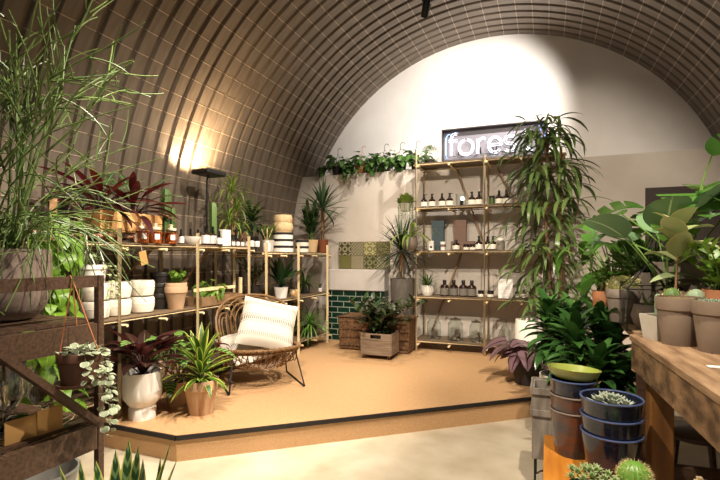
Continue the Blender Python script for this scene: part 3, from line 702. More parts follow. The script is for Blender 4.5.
t, z = potted('tall_cactus', 'slender ribbed cactus rising left of the white carton', 'cactus', (-3.24, Yx(213.5, -3.24), S1), .06, .05, .11, m_darkpot); m = MB(); cactus_col(m, (0, 0, z), .042, .36, 5); m.build('columns', l_cac, t)
# floodlight
t = thing('floodlight', 'flat black floodlight panel on a stalk washing the bronze wall', 'floodlight', (-3.30, 3.90, S1))
m = MB(); m.lathe([(.06, 0), (.06, .012), (.012, .016)], 14); m.tube([(0, 0, .01), (0, 0, .68), (.02, 0, .74)], .009, 8); m.build('stand', m_blk, t)
m = MB(); m.box((.03, 0, .76), (.22, .30, .05), bev=.01); m.build('lamp_housing', m_blk, t)
m = MB(); m.box((.03, 0, .786), (.18, .25, .002)); m.build('lamp_glass', M('flood_glow', '#fff0d8', emit='#ffd9a0', estr=8), t, smooth=False)
# ================= LEFT SHELF, LOWER LEVELS =================
def at(px, X): return (X, onX(px, X))
m_ribw = M('ribbed_white', '#ece4d4', '#e0d6c4', scale=6, rough=.8)
lb = {(0, 0): 'lower white ribbed planter in the left stack on the middle shelf', (0, 1): 'upper white ribbed planter in the left stack on the middle shelf', (1, 0): 'lower white ribbed planter in the middle stack behind the first post', (1, 1): 'upper white ribbed planter in the middle stack behind the first post', (2, 0): 'lower white ribbed planter in the right stack by the terracotta pots', (2, 1): 'upper white ribbed planter in the right stack by the terracotta pots'}
def ribpot():
    t = thing('ribbed_planter', '', 'planter'); m = MB()
    m.lathe([(.072, 0), (.088, .012), (.098, .06), (.098, .12), (.09, .135), (.086, .135), (.092, .12), (.09, .03), (.001, .02)], 24); m.build('pot', m_ribw, t)
    m = MB(); [m.lathe([(.0985, z), (.1, z + .003), (.0985, z + .006)], 24) for z in (.075,)]
    m.f = [f for f in m.f if len(f) == 4]; m.mi = m.mi[:len(m.f)]; m.build('ridges', m_ribw, t); return t
for (i, px) in enumerate((96, 118, 142)):
    for k in range(2): put('rib', ribpot, (-3.17, onX(px, -3.17), S1M + k * .137), lb[(i, k)], 0, 'white ribbed planters', 1.0)
t, z = potted('potted_cactus', 'small spiky plant in a white pot behind the ribbed planters', 'plant', (*at(112, -3.35), S1M), .06, .05, .12, m_white); z = z
m = MB(); straps(m, (0, 0, z), 20, .2, .012, (.6, 1.5), (.1, .5), 'sword'); m.build('foliage', l_yucca, t)
def plainpot(rt, rb, h, mat, style='rim', nm='flower_pot'):
    def f(): 
        t = thing(nm, '', 'pot'); planter(t, rt, rb, h, mat, style, soil=False); return t
    return f
for k in range(3): put('dk', plainpot(.085, .06, .14, m_darkpot), (*at(160, -3.24), S1M + k * .095), ['bottom', 'middle', 'top'][k] + ' dark plastic pot in the stack left of the terracotta pots', 0, 'stacked dark pots')
x, y = at(176, -3.10); put('tc', plainpot(.098, .062, .20, m_terra_pale), (x, y, S1M), 'lower pale terracotta pot of the nested pair on the middle shelf')
t, z = potted('potted_herb', 'small green herb in the upper nested pale terracotta pot', 'plant', (x, y, S1M + .036), .094, .06, .20, m_terra_pale, 'rim'); ml, ms = MB(), MB()
stems(ml, ms, (0, 0, z), 10, .11, .06, .04, 5, .7); ml.build('foliage', l_bright, t); ms.build('stems', m_stemg, t)
# tray crate of pothos
x, y = at(214, -3.12)
t = thing('wooden_tray', 'low dark wooden tray on the middle shelf with a pothos in it', 'tray', (x, y - .02, S1M)); m = MB(); m.box((0, 0, .006), (.26, .62, .012))
for s in (-1, 1): m.box((s * .125, 0, .05), (.012, .62, .075)); m.box((0, s * .305, .05), (.238, .012, .075))
m.build('boards', m_brace, t, smooth=False); m = MB(); m.box((.118, -.1, .16), (.014, .6, .03)); m.build('top_rail', m_pine, t, smooth=False)
m = MB(); m.box((.118, .295, .13), (.022, .03, .24)); m.build('corner_post', m_pine, t, smooth=False)
t, z = potted('pothos', 'bright trailing pothos in the wooden tray behind the second post', 'plant', (x, y - .06, S1M + .013), .08, .06, .11, m_darkpot); ml, ms = MB(), MB()
broad(ml, ms, (0, 0, z), 34, .14, .085, .06, (.1, 1.3), .8, 'heart', .0025, 5, .15, -.5, .7); ml.build('foliage', l_bright, t); ms.build('stems', m_stemg, t)
t = thing('paper_tag', 'brown paper tag hanging from the top shelf rail below the candles', 'tag', (-2.955, onX(142, -2.955), S1 - .06)); m = MB(); m.box((0, 0, -.06), (.002, .07, .11)); m.build('tag_card', m_kraft, t, smooth=False); m = MB(); m.tube([(0, 0, -.01), (0, 0, .05)], .0015, 4); m.build('cord', m_string, t); t.rotation_euler = (.25, 0, 0)
# darker shrub behind the chair on the long shelf and plants of the corner unit
t, z = potted('croton', 'dark speckled bushy plant left of the broad-leaved plant on the corner shelf', 'plant', (*at(254, -3.2), S1M), .08, .06, .13, m_darkpot); ml, ms = MB(), MB()
stems(ml, ms, (0, 0, z), 13, .30, .10, .028, 9, .9, 'lance'); ml.build('foliage', LM('leaf_speckled_dark', '#2b4023', '#5a6b3c', mid='#a8a878', mw=.05), t); ms.build('stems', m_stemb, t)
t, z = potted('birds_nest_plant', 'broad-leaved green plant in a white pot above the rattan chair', 'plant', (*at(281, -2.95), S2M), .085, .065, .13, m_white); m = MB()
for i in range(15): m.leaf((0, 0, z), i * GA, U(.6, 1.45), .42 * U(.75, 1.05), .095, U(.3, .9), 7, 'lance', .2)
m.build('foliage', l_dark, t)
t, z = potted('potted_grass', 'wispy green plant in a dark pot near the small brown bottle', 'plant', (*at(305, -3.02), S2M), .08, .06, .13, m_darkpot); m = MB(); straps(m, (0, 0, z), 60, .27, .014, (.1, 1.4), (.8, 1.7)); m.build('foliage', l_green, t)
put('p3', None, (-2.9, onX(320, -2.9), S2M), 'small brown bottle at the end of the corner unit, beside the tiled counter', 0, 'brown bottles on the left shelf', .8)
t = thing('paper_tag', 'leaf-shaped tan tag hanging above the cushion', 'tag', (-2.765, onX(296, -2.765), .93)); m = MB(); m.lathe([(.0, -.06), (.032, -.03), (.035, .0), (.012, .035), (0, .04)], 10, sx=.1); m.build('tag_card', m_kraft, t); m = MB(); m.tube([(0, 0, .035), (-.01, 0, .09)], .0015, 4); m.build('cord', m_string, t)
t = thing('seed_basket', 'small rounded tan basket beside the broad-leaved plant', 'basket', (*at(294, -2.93), S2M)); m = MB(); m.lathe([(.04, 0), (.06, .03), (.062, .06), (.045, .085), (.04, .085), (.055, .06), (.001, .02)], 16); m.build('basket_body', m_bask, t)
t, z = potted('spider_plant', 'green spider plant spilling over the bottom shelf beside the tiled counter', 'plant', (*at(310, -2.90), S2B), .09, .07, .14, m_darkpot); m = MB(); straps(m, (0, 0, z), 80, .36, .018, (-.1, 1.4), (1.0, 2.1)); m.build('foliage', LM('leaf_fresh_green', '#4f7d2a', '#6c9440', tr=.25), t)
# bottom level of long unit
for px, lab, X in ((165, 'small clay pot on the bottom shelf behind the white footed planter', -3.1), (176, 'small clay pot with leaves on the bottom shelf behind the terracotta pot', -3.05), (232, 'small pot with leaves on the bottom shelf behind the rattan chair', -3.15)):
    t, z = potted('potted_seedling', lab, 'plant', (*at(px, X), S1B), .06, .045, .12, m_terra_pale, 'rim'); ml, ms = MB(), MB(); broad(ml, ms, (0, 0, z), 9, .12, .11, .05, (.5, 1.4), .7, 'ovate', .003, 5); ml.build('foliage', l_cala, t); ms.build('stems', m_stemg, t)

# ================= PLANTS ON THE LEFT OF THE PLATFORM =================
t, z = potted('calathea', 'dark maroon-leaved calathea in a tall white footed planter', 'plant', (-2.795, 2.60, HP), .137, .095, .345, m_white, 'foot', wall=.012)
ml, mg, ms = MB(), MB(), MB()
broad(ml, ms, (0, 0, z), 32, .20, .28, .105, (.6, 1.5), .6, 'ovate', .004, 7, .3, -.4, .3)
broad(mg, ms, (0, 0, z), 5, .30, .19, .10, (.9, 1.45), .8, 'ovate', .004, 7, .25, -.5, .3, az_list=[.4, 1.2, 2.2, 5.2, 3.6])
ml.build('maroon_leaves', LM('leaf_dark_maroon', '#42231f', '#2a1715', back='#5c2e2b', mid='#6e8a4a', mw=.02, tr=.22), t); mg.build('banded_leaves', l_cala, t); ms.build('stems', l_red, t)
t, z = potted('dracaena', 'lemon-edged dracaena in a limewashed terracotta pot on the platform', 'plant', (-2.458, 2.84, HP), .128, .085, .26, m_terra_pale, 'rim', wall=.012)
m = MB(); ms = MB(); ms.tube([(0, 0, z), (0, 0, z + .16)], .014, 7); straps(m, (0, 0, z + .02), 34, .31, .05, (.25, 1.5), (.3, .9), 'lance', dz=.14, seg=7); straps(m, (0, 0, z + .03), 9, .26, .045, (-.1, .3), (.8, 1.4), 'lance', seg=7); m.build('foliage', l_var, t); ms.build('cane', m_stemg, t)
t, z = potted('calathea', 'banded-leaf calathea with long stalks between the white planter and the dracaena', 'plant', (-2.76, 2.93, HP), .11, .08, .20, m_terra_pale)
ml, ms = MB(), MB(); broad(ml, ms, (0, 0, z), 12, .36, .21, .09, (.9, 1.45), .7, 'ovate', .004, 7, .2, -.6, .4); broad(ml, ms, (0, 0, z), 12, .18, .20, .08, (.3, 1.2), .7, 'ovate', .004, 6, .2, -.4, .4); ml.build('foliage', l_cala, t); ms.build('stems', l_red, t)

# ================= RATTAN CHAIR =================
CH = Vector((-2.535, 3.74, HP)); az = math.atan2(-.69, .72)      # faces the camera's right
t = thing('rattan_chair', 'low round rattan lounge chair with looped back and black wire legs', 'chair', CH, az)
# local: +x forward, y across
SR, SZ = .37, .335
def ring(r, z, n=40, sx=1): return [(r * cos(2 * PI * i / n) * sx, r * sin(2 * PI * i / n), z + .03 * cos(2 * PI * i / n)) for i in range(n)]
m = MB(); m.tube(ring(SR, SZ), .016, 8, closed=True); m.tube(ring(SR * .96, SZ - .028), .012, 8, closed=True); m.build('seat_ring', m_rattan, t)
m = MB()                                      # bound wrapping of the ring
for i in range(44):
    a = 2 * PI * i / 44; c0 = Vector((SR * cos(a), SR * sin(a), SZ + .03 * cos(a))); m.tube([c0 + Vector((-sin(a), cos(a), 0)) * -.008, c0 + Vector((-sin(a), cos(a), 0)) * .008], .0205, 8)
m.build('ring_binding', M('rattan_binding', '#a78258', '#7e5d3b', scale=30, rough=.55), t)['kind'] = 'stuff'
m = MB()
for i in range(-8, 9):
    y = i * .042; h = math.sqrt(max(0, (SR * .95) ** 2 - y * y)); m.tube([(-h, y, SZ - .03), (-h * .5, y, SZ - .13), (0, y, SZ - .16), (h * .5, y, SZ - .13), (h, y, SZ - .0)], .005, 5)
for i in range(-7, 8):
    x = i * .046; h = math.sqrt(max(0, (SR * .95) ** 2 - x * x)); m.tube([(x, -h, SZ - .02), (x, -h * .5, SZ - .125), (x, 0, SZ - .155), (x, h * .5, SZ - .125), (x, h, SZ - .02)], .005, 5)
for i in range(24):
    a = 2 * PI * i / 24; m.tube([(SR * .95 * cos(a), SR * .95 * sin(a), SZ - .02), (SR * .8 * cos(a), SR * .8 * sin(a), SZ - .11), (SR * .6 * cos(a), SR * .6 * sin(a), SZ - .17)], .005, 5)
m.tube(ring(SR * .6, SZ - .18), .008, 6, closed=True); m.build('woven_seat', m_rattan, t)
def back_pt(u, v):                             # u across -1..1, v up 0..1; the back curves round the seat
    a = PI + u * 1.15; r = SR + .10 * v; return (r * cos(a), r * sin(a), SZ + v * .46 * (1 - .22 * abs(u) ** 2.5))
def loop(m, u0, wd, top, r=.008):
    pts = []
    for i in range(15):
        b = PI * i / 14; uu = u0 - wd * cos(b); v = top * (1 - (1 - sin(b)) ** 1) if 0 < i < 14 else 0
        v = top * min(1, .0 + sin(b) ** .45); pts.append(back_pt(uu, v))
    m.tube(pts, r, 6)
m = MB(); loop(m, 0, 1.0, 1.0, .013); m.build('back_frame', m_rattan, t)
for u0, wd, tp in ((0, .62, .96), (0, .50, .88), (0, .38, .8), (0, .26, .72), (0, .14, .64), (-.66, .30, .8), (-.66, .2, .7), (-.66, .1, .6), (.66, .30, .8), (.66, .2, .7), (.66, .1, .6)):
    m = MB(); loop(m, u0, wd, tp); m.build('back_loop', m_rattan, t)
for s in (-1, 1):
    m = MB(); y = s * .335; m.tube([(.20, y * .85, SZ - .02), (.335, y, .012), (.32, y, .008), (-.26, y, .008), (-.28, y, .014), (-.20, y * .85, SZ - .04)], .0075, 8); m.build('leg', m_blk, t)
m = MB(); m.box((.385, -.16, SZ - .03), (.003, .03, .04)); m.build('care_tag', m_white, t, smooth=False)
# cushions
def cushion(name, label, loc, rot, s, puff, stripes):
    t = thing(name, label, 'cushion', loc); t.rotation_euler = rot; m = MB(); n = 16
    def P(i, j, sg):
        u, v = i / n * 2 - 1, j / n * 2 - 1; e = (1 - u ** 4) * (1 - v ** 4); pin = 1 - .06 * (1 - abs(u * v)) ; wr = noise.noise(Vector((u * 3, v * 3, sg))) * .012 * e
        return (u * s / 2 * pin, v * s / 2 * pin, sg * puff * (e ** .55) + wr)
    for sg in (1, -1):
        vs = [P(i, j, sg) for i in range(n + 1) for j in range(n + 1)]; fs = []
        for i in range(n):
            for j in range(n):
                q = (i * (n + 1) + j, (i + 1) * (n + 1) + j, (i + 1) * (n + 1) + j + 1, i * (n + 1) + j + 1); fs.append(q if sg > 0 else q[::-1])
        m.add(vs, fs, [(i / n, j / n) for i in range(n + 1) for j in range(n + 1)])
    m.build('cover', stripes, t); return t
def stripe_mat():
    m = M('striped_cushion_fabric', '#d2c9bb', rough=.95); N = m.node_tree.nodes; L_ = m.node_tree.links; b = N['Principled BSDF']
    tc = N.new('ShaderNodeTexCoord'); sp = N.new('ShaderNodeSeparateXYZ'); L_.new(tc.outputs['UV'], sp.inputs[0])
    cr = N.new('ShaderNodeValToRGB'); cr.color_ramp.interpolation = 'CONSTANT'; e = cr.color_ramp.elements
    st = [(0, 0), (.14, .5), (.22, 0), (.42, 1), (.435, 0), (.46, .8), (.54, 0), (.565, 1), (.58, 0), (.78, .5), (.86, 0)]
    e[0].position = 0; e[0].color = (0, 0, 0, 1); e[1].position = .14; e[1].color = (.5, .5, .5, 1)
    for p, v in st[2:]: x = e.new(p); x.color = (v, v, v, 1)
    L_.new(sp.outputs[1], cr.inputs[0])
    mt = N.new('ShaderNodeMath'); mt.operation = 'MULTIPLY'; mt.inputs[1].default_value = 175; L_.new(sp.outputs[0], mt.inputs[0])
    sn = N.new('ShaderNodeMath'); sn.operation = 'SINE'; L_.new(mt.outputs[0], sn.inputs[0])
    g = N.new('ShaderNodeMath'); g.operation = 'GREATER_THAN'; g.inputs[1].default_value = .1; L_.new(sn.outputs[0], g.inputs[0])
    mu = N.new('ShaderNodeMath'); mu.operation = 'MULTIPLY'; L_.new(g.outputs[0], mu.inputs[0]); L_.new(cr.outputs[0], mu.inputs[1])
    mx = N.new('ShaderNodeMix'); mx.data_type = 'RGBA'; mx.inputs[6].default_value = srgb('#d2c9bb'); mx.inputs[7].default_value = srgb('#3f3833'); L_.new(mu.outputs[0], mx.inputs[0]); L_.new(mx.outputs[2], b.inputs['Base Color']); return m
ms_ = stripe_mat()
def orient(nrm, upish, spin):
    n = Vector(nrm).normalized(); u = Vector(upish); u = (u - n * u.dot(n)).normalized(); r = u.cross(n).normalized()
    return (Matrix((r, u, n)).transposed() @ Matrix.Rotation(spin, 3, 'Z')).to_euler()
f = Vector((cos(az), sin(az), 0))
rt = Vector((-f.y, f.x, 0))
cushion('cushion', 'large cream cushion with fine dark stripe bands leaning in the rattan chair', CH + f * .02 + rt * .07 + Vector((0, 0, .55)), orient(f * .8 + Vector((0, 0, .62)), (0, 0, 1), -.30), .53, .085, ms_)
cushion('cushion', 'smaller striped cushion lying flat behind the large one in the chair', CH - rt * .10 - f * .10 + Vector((0, 0, .33)), orient(f * .45 + Vector((0, 0, 1)), f * -1, .3), .46, .07, ms_)
# ================= TILED COUNTER, BACK LEFT =================
t = thing('tiled_counter', 'short counter of dark green bricks-pattern tiles with a thick pale top', 'counter', (-2.50, 6.02, HP))
def tile_mat():
    m = M('green_tiles', '#1f3d30', rough=.15); N = m.node_tree.nodes; L_ = m.node_tree.links; b = N['Principled BSDF']
    tc = N.new('ShaderNodeTexCoord'); mp = N.new('ShaderNodeMapping'); mp.inputs['Rotation'].default_value = (PI / 2, 0, 0)
    br = N.new('ShaderNodeTexBrick'); br.inputs['Color1'].default_value = srgb('#17352a'); br.inputs['Color2'].default_value = srgb('#0f231b'); br.inputs['Mortar'].default_value = srgb('#8b9484')
    br.inputs['Scale'].default_value = 1; br.inputs['Brick Width'].default_value = .185; br.inputs['Row Height'].default_value = .079; br.inputs['Mortar Size'].default_value = .006
    L_.new(tc.outputs['Object'], mp.inputs[0]); L_.new(mp.outputs[0], br.inputs[0]); L_.new(br.outputs[0], b.inputs['Base Color'])
    mr = N.new('ShaderNodeMapRange'); mr.inputs[3].default_value = .15; mr.inputs[4].default_value = .8; L_.new(br.outputs['Fac'], mr.inputs[0]); L_.new(mr.outputs[0], b.inputs['Roughness']); return m
m = MB(); m.box((0, .09, .357), (.86, .17, .714)); m.build('tiled_front', tile_mat(), t, smooth=False)
m = MB(); m.box((-.005, .075, .862), (.88, .2, .295), bev=.006); m.build('counter_top', M('cast_concrete', '#c9c2bb', '#b8b0a8', scale=3, rough=.8), t, smooth=False)
# decorative tile panel
t = thing('tile_panel', 'panel of patterned olive and cream tiles standing on the counter', 'tile panel', (-2.80, 6.12, HP + 1.01)); cols = ['#6d6a35', '#9a9170', '#b8b08e', '#5b5a30']
def ptile(i):
    m = M('pattern_tile_%s' % 'abcdefgh'[i], ['#67633a', '#8b836a', '#77724f', '#4d4e2e', '#8f886c', '#989077', '#777040', '#868055'][i], rough=.4); N = m.node_tree.nodes; L_ = m.node_tree.links; b = N['Principled BSDF']
    if i in (0,): return m
    tc = N.new('ShaderNodeTexCoord'); mp = N.new('ShaderNodeMapping'); mp.inputs['Rotation'].default_value = (PI / 2, 0, 0); L_.new(tc.outputs['Object'], mp.inputs[0])
    v = N.new('ShaderNodeTexVoronoi'); v.feature = 'F1'; v.inputs['Scale'].default_value = (21 if i % 2 else 10.5); v.inputs['Randomness'].default_value = 0; v.voronoi_dimensions = '2D'; L_.new(mp.outputs[0], v.inputs['Vector'])
    w_ = N.new('ShaderNodeMath'); w_.operation = 'SINE'; k = N.new('ShaderNodeMath'); k.operation = 'MULTIPLY'; k.inputs[1].default_value = 18 if i % 2 else 14; L_.new(v.outputs['Distance'], k.inputs[0]); L_.new(k.outputs[0], w_.inputs[0])
    g = N.new('ShaderNodeMath'); g.operation = 'GREATER_THAN'; g.inputs[1].default_value = .2; L_.new(w_.outputs[0], g.inputs[0])
    mx = N.new('ShaderNodeMix'); mx.data_type = 'RGBA'; mx.inputs[6].default_value = b.inputs['Base Color'].default_value; mx.inputs[7].default_value = srgb(['#000', '#7d745a', '#3b3c24', '#9d9878', '#33311f', '#4d4a30', '#a49e78', '#35341f'][i] if i else '#000000')
    L_.new(g.outputs[0], mx.inputs[0]); L_.new(mx.outputs[2], b.inputs['Base Color']); return m
for r in range(2):
    for c in range(4):
        m = MB(); m.box((.095 + c * .192, 0, .10 + r * .192), (.188, .012, .188), bev=.002); m.build('tile', ptile(r * 4 + c), t, smooth=False)
m = MB(); m.box((.383, .014, .196), (.77, .012, .39)); m.build('backing_board', m_brace, t, smooth=False)

# ================= CRATES AND POTS BEFORE THE COUNTER =================
t = thing('rolling_crate', 'weathered wooden crate on small castors with a hand slot, on the platform', 'crate', (-1.845, 5.20, HP)); W_, D_, H_ = .37, .30, .30
m = MB()
for s in (-1, 1):
    for k in range(3):
        z = .055 + .04 + k * .083
        if s == -1 and k == 2:
            for q in (-1, 1): m.box((q * .125, s * D_ / 2, z), (.12, .014, .08))
            m.box((0, s * D_ / 2, z - .03), (.13, .014, .02)); m.box((0, s * D_ / 2, z + .032), (.13, .014, .016))
        else: m.box((0, s * D_ / 2, z), (W_, .014, .08))
        m.box((s * W_ / 2, 0, z), (.014, D_ - .02, .08))
m.box((0, 0, .05), (W_ - .02, D_ - .02, .014)); m.build('boards', m_crate, t, smooth=False)
for sx in (-1, 1):
    for sy in (-1, 1):
        m = MB(); m.box((sx * .15, sy * .115, .036), (.03, .03, .016)); m.tube([(sx * .15 - .011, sy * .115, .022), (sx * .15 + .011, sy * .115, .022)], .022, 12); m.build('castor', m_stemb, t)
t, z = potted('ficus', 'dark leafy shrub standing in the rolling crate', 'plant', (-1.845, 5.20, HP + .06), .13, .10, .22, m_darkpot); ml, ms = MB(), MB()
stems(ml, ms, (0, 0, z), 30, .46, .14, .052, 13, 1.15, 'lance', .004, .6, .3); stems(ml, ms, (0, 0, z), 18, .26, .13, .045, 9, 1.4, 'lance', .004, .8, .1)
ml.build('foliage', LM('leaf_dusky_green', '#2c4a26', '#3d3a26', mid='#5a6a44', mw=.04), t); ms.build('stems', m_stemb, t)
for (x, lab, hh) in ((-2.28, 'brown wicker basket left of the rolling crate', .42), (-1.80, 'brown wicker basket right behind the rolling crate', .42)):
    t = thing('wicker_basket', lab, 'basket', (x, 5.63, HP)); m = MB(); m.box((0, 0, hh / 2), (.46 if x > -2 else .42, .36, hh), taper=.08, bev=.02); m.build('basket_body', m_wicker, t)
    m = MB(); w2, d2 = (.25, .195) if x > -2 else (.228, .195); m.tube([(-w2, -d2, hh), (w2, -d2, hh), (w2, d2, hh), (-w2, d2, hh)], .013, 6, closed=True); m.build('rim', m_wicker, t)
    for k in range(4):
        m = MB(); y_ = -.18 - .0035 * 2; zz = .06 + k * .1; m.tube([(-w2 * .93, -.187, zz), (w2 * .93, -.187, zz)], .009, 5); m.build('woven_band', m_wicker, t)
t, z = potted('dragon_tree', 'spiky dark palm in a tall grey tapered planter behind the baskets', 'plant', (-1.80, 5.97, HP), .165, .12, .90, M('grey_fibre', '#6f675e', '#5c554d', scale=5, rough=.8), 'plain', wall=.012)
m = MB(); ms = MB(); ms.tube([(0, 0, z), (-.02, -.04, z + .2), (0, -.06, z + .46)], .018, 7); straps(m, (0, -.06, z + .46), 66, .50, .028, (-.5, 1.4), (.1, .7), 'sword', dz=.05)
m.build('foliage', LM('leaf_blackish_green', '#25402a', '#182c1c'), t); ms.build('trunk', m_trunk, t)

# ================= LEDGE AND HANGING PLANTS =================
m_hook = M('dark_wire', '#2b2826', rough=.4, metal=.6)
def hang_pot(name, label, loc, r, h, mat, hook_h, hookm=m_hook):
    t = thing(name, label, 'hanging plant', loc); z = planter(t, r, r * .75, h, mat, 'plain')
    m = MB()
    for k in range(3): a = k * 2.094 + .5; m.tube([(r * cos(a), r * sin(a), h * .97), (r * .1 * cos(a), r * .1 * sin(a), h + hook_h * .7)], .0022, 4)
    m.build('hanger_wires', hookm, t); m = MB(); z0 = h + hook_h * .66
    m.tube([(0, 0, z0), (0, 0, z0 + hook_h * .25)] + [(.03 - .03 * cos(b), 0, z0 + hook_h * .25 + .035 * sin(b)) for b in (.5, 1.1, 1.7, 2.3, 2.9)], .004, 5); m.build('hook', hookm, t)
    return t, z
Yl = YB + .07
defs = [(337, .095, m_darkpot, 'trailing pothos in a dark pot at the left end of the ledge', 46, .22, m_hook), (361, .10, m_terra, 'trailing pothos in a rust-coloured pot with a coral hook, on the ledge', 50, .5, M('coral_hook', '#d0704f', rough=.4)),
        (384, .09, m_darkpot, 'trailing pothos third from the left on the ledge', 46, .30, m_hook), (400, .09, M('charcoal_plastic', '#232326', rough=.4), 'trailing pothos in a charcoal pot on the ledge near the tall shelves', 34, .16, m_hook), (416, .085, m_darkpot, 'small trailing plant behind the first post of the tall shelves', 26, .14, m_hook)]
for px, r, mt, lab, n, down, hk in defs:
    x = onY(px, Yl); t, z = hang_pot('trailing_pothos', lab, (x, YB + .01 + r, ZL), r, .14, mt, .26, hk); ml, ms = MB(), MB()
    broad(ml, ms, (0, .03, z), int(n * .75), .21, .125, .088, (.45, 1.45), .9, 'heart', .002, 5, .12, -.5, .9)
    for k in (0, 1, 4, 7, 8) if down > .4 else (0, 1, 2, 7, 8):
        a = -PI / 2 + (k - 4) * .36; vine(ml, ms, (.04 * cos(a), .04 * sin(a), z), a, .19 + .01 * (k % 3), down * U(.3, 1) if k in (3, 4, 5) else down * U(.2, .7) , .12, .09, 7 + int(down * 12), wig=.012)
    ml.build('foliage', l_pothos, t); ms.build('stems', m_stemg, t)
# round green tuft on the top shelf
t, z = potted('grass_ball', 'round fine-leaved green ball plant at the left end of the top shelf', 'plant', (onY(430, 5.92), 5.92, B5[0]), .07, .06, .07, m_darkpot); m = MB()
for i in range(420):
    a = i * GA; e = math.asin(1 - 2 * (i + .5) / 420 * .8); c_ = Vector((cos(a) * cos(e), sin(a) * cos(e), sin(e))); m.leaf(Vector((0, 0, z + .06)) + c_ * .10, a, e, .055, .006, .3, 2, 'lance')
m.build('foliage', l_green, t)
# string of pearls and pale succulent hung from the tall shelves' first post
t = thing('string_of_pearls', 'hanging string-of-pearls plant before the first post of the tall shelves', 'hanging plant', (onY(406.5, 5.66), 5.62, 1.93)); z = planter(t, .075, .055, .10, m_concretepot)
m = MB(); ms = MB(); carpet(m, (0, 0, z + .01), .09, 260, .06, .03, .9)
for k in range(26):
    a = k * GA; r = .085; dn = U(.12, .5); pts = [(.05 * cos(a), .05 * sin(a), z + .03), (r * cos(a), r * sin(a), z + .02), (r * 1.06 * cos(a), r * 1.06 * sin(a), z - dn * .5), (r * 1.02 * cos(a), r * 1.02 * sin(a), z - dn)]; ms.tube(pts, .0016, 4)
    for j in range(int(dn * 34)): q = Vector(pts[1]).lerp(Vector(pts[3]), j / (dn * 34)); m.leaf(q + Vector((U(-.01, .01), U(-.01, .01), 0)), U(0, 6.3), U(-.6, .4), .02, .016, .4, 2, 'round')
m.build('foliage', l_olive, t); ms.build('strands', m_stemg, t)
m = MB(); [m.tube([(.07 * cos(a), .07 * sin(a), .10), (0, 0, .36)], .0016, 4) for a in (.3, 2.4, 4.5)]; m.tube([(0, 0, .35), (-.04, .08, .46)], .002, 4); m.build('hanger_wires', m_string, t)
t = thing('hanging_cactus', 'drooping flat-stemmed cactus in a round grey pot hung below the string of pearls', 'hanging plant', (onY(411, 5.62), 5.60, 1.44)); z = planter(t, .08, .05, .16, m_greypot, 'round')
m = MB()
for i in range(16): m.leaf((0, 0, z), i * GA, U(.5, 1.3), U(.32, .6), .032, U(1.9, 2.7), 9, 'strap', .1)
m.build('foliage', l_olive, t); m = MB(); [m.tube([(.08 * cos(a), .08 * sin(a), .15), (0, .02, .44)], .0016, 4) for a in (.3, 2.4, 4.5)]; m.build('hanger_wires', m_string, t)

# ================= RIGHT OF THE PLATFORM =================
t, z = potted('ficus_tree', 'tall narrow-leaved ficus tree reaching past the neon sign', 'plant', (onY(548, 5.2), 5.2, HP), .19, .15, .34, m_mattwhite, 'round', wall=.012)
ml, ms = MB(), MB()
tr = [(0, 0, z), (.03, 0, z + .5), (-.02, -.02, z + 1.2), (.0, 0, z + 1.75), (-.04, -.03, z + 2.15)]
ms.tube(tr, [.022, .02, .016, .012, .006], 8)
def tp(t_): f_ = t_ * 4; a = min(3, int(f_)); return Vector(tr[a]).lerp(Vector(tr[a + 1]), f_ - a)
for i in range(64):
    tt = .16 + .84 * i / 63; p = tp(tt); a = i * GA + U(-.3, .3); ln = .42 * U(.5, 1.1) * (1 if tt < .8 else 1.35 - .8 * (tt - .6)); e = U(.3, 1.1) if tt < .85 else U(.7, 1.4)
    q = [p]; ee = e
    for j in range(5): q.append(q[-1] + Vector((cos(a) * cos(ee), sin(a) * cos(ee), sin(ee))) * ln / 5); ee -= .25
    ms.tube(q, [.005, .004, .0035, .003, .0025, .002], 4)
    for j in range(6):
        f_ = .9 + j * .75; k = min(4, int(f_)); pp = q[k].lerp(q[k + 1], min(1, f_ - k)); ml.leaf(pp, a + (j % 2 * 2 - 1) * U(.3, 1.4), U(-.5, .4), .37 * U(.7, 1.15), .044, U(1.0, 1.7), 7, 'lance', .25)
for k in range(5): ml.leaf(tr[-1], k * 1.3, 1.25, .24, .035, .4, 6, 'lance', .25)
ml.build('foliage', l_palm, t); ms.build('branches', m_stemb, t)
t, z = potted('rex_begonia', 'low plant with dusky silver-pink leaves in a charcoal pot on the platform edge', 'plant', (-.17, 4.66, HP), .155, .12, .20, M('charcoal_clay', '#3a3430', rough=.8), 'plain', wall=.01)
ml, ms = MB(), MB(); broad(ml, ms, (0, 0, z), 22, .19, .20, .17, (.7, 1.5), .9, 'heart', .004, 6, .12, -.9, .3, a0=.8); broad(ml, ms, (0, 0, z), 3, .27, .26, .2, (.8, 1.0), .9, 'heart', .005, 6, .12, -.8, .3, az_list=[-2.4, -3.1, -1.7]); ml.build('foliage', l_bego, t); ms.build('stems', l_red, t)
t = thing('fabric_planter', 'tall white fabric planter bag behind the dusky-leaved plant', 'planter', (onY(529, 5.15) , 4.98, HP)); m = MB(); m.lathe([(.10, 0), (.13, .03), (.14, .25), (.13, .50), (.12, .56), (.11, .56), (.12, .5), (.125, .1), (.001, .05)], 20, wob=.03); m.build('bag', m_mattwhite, t)
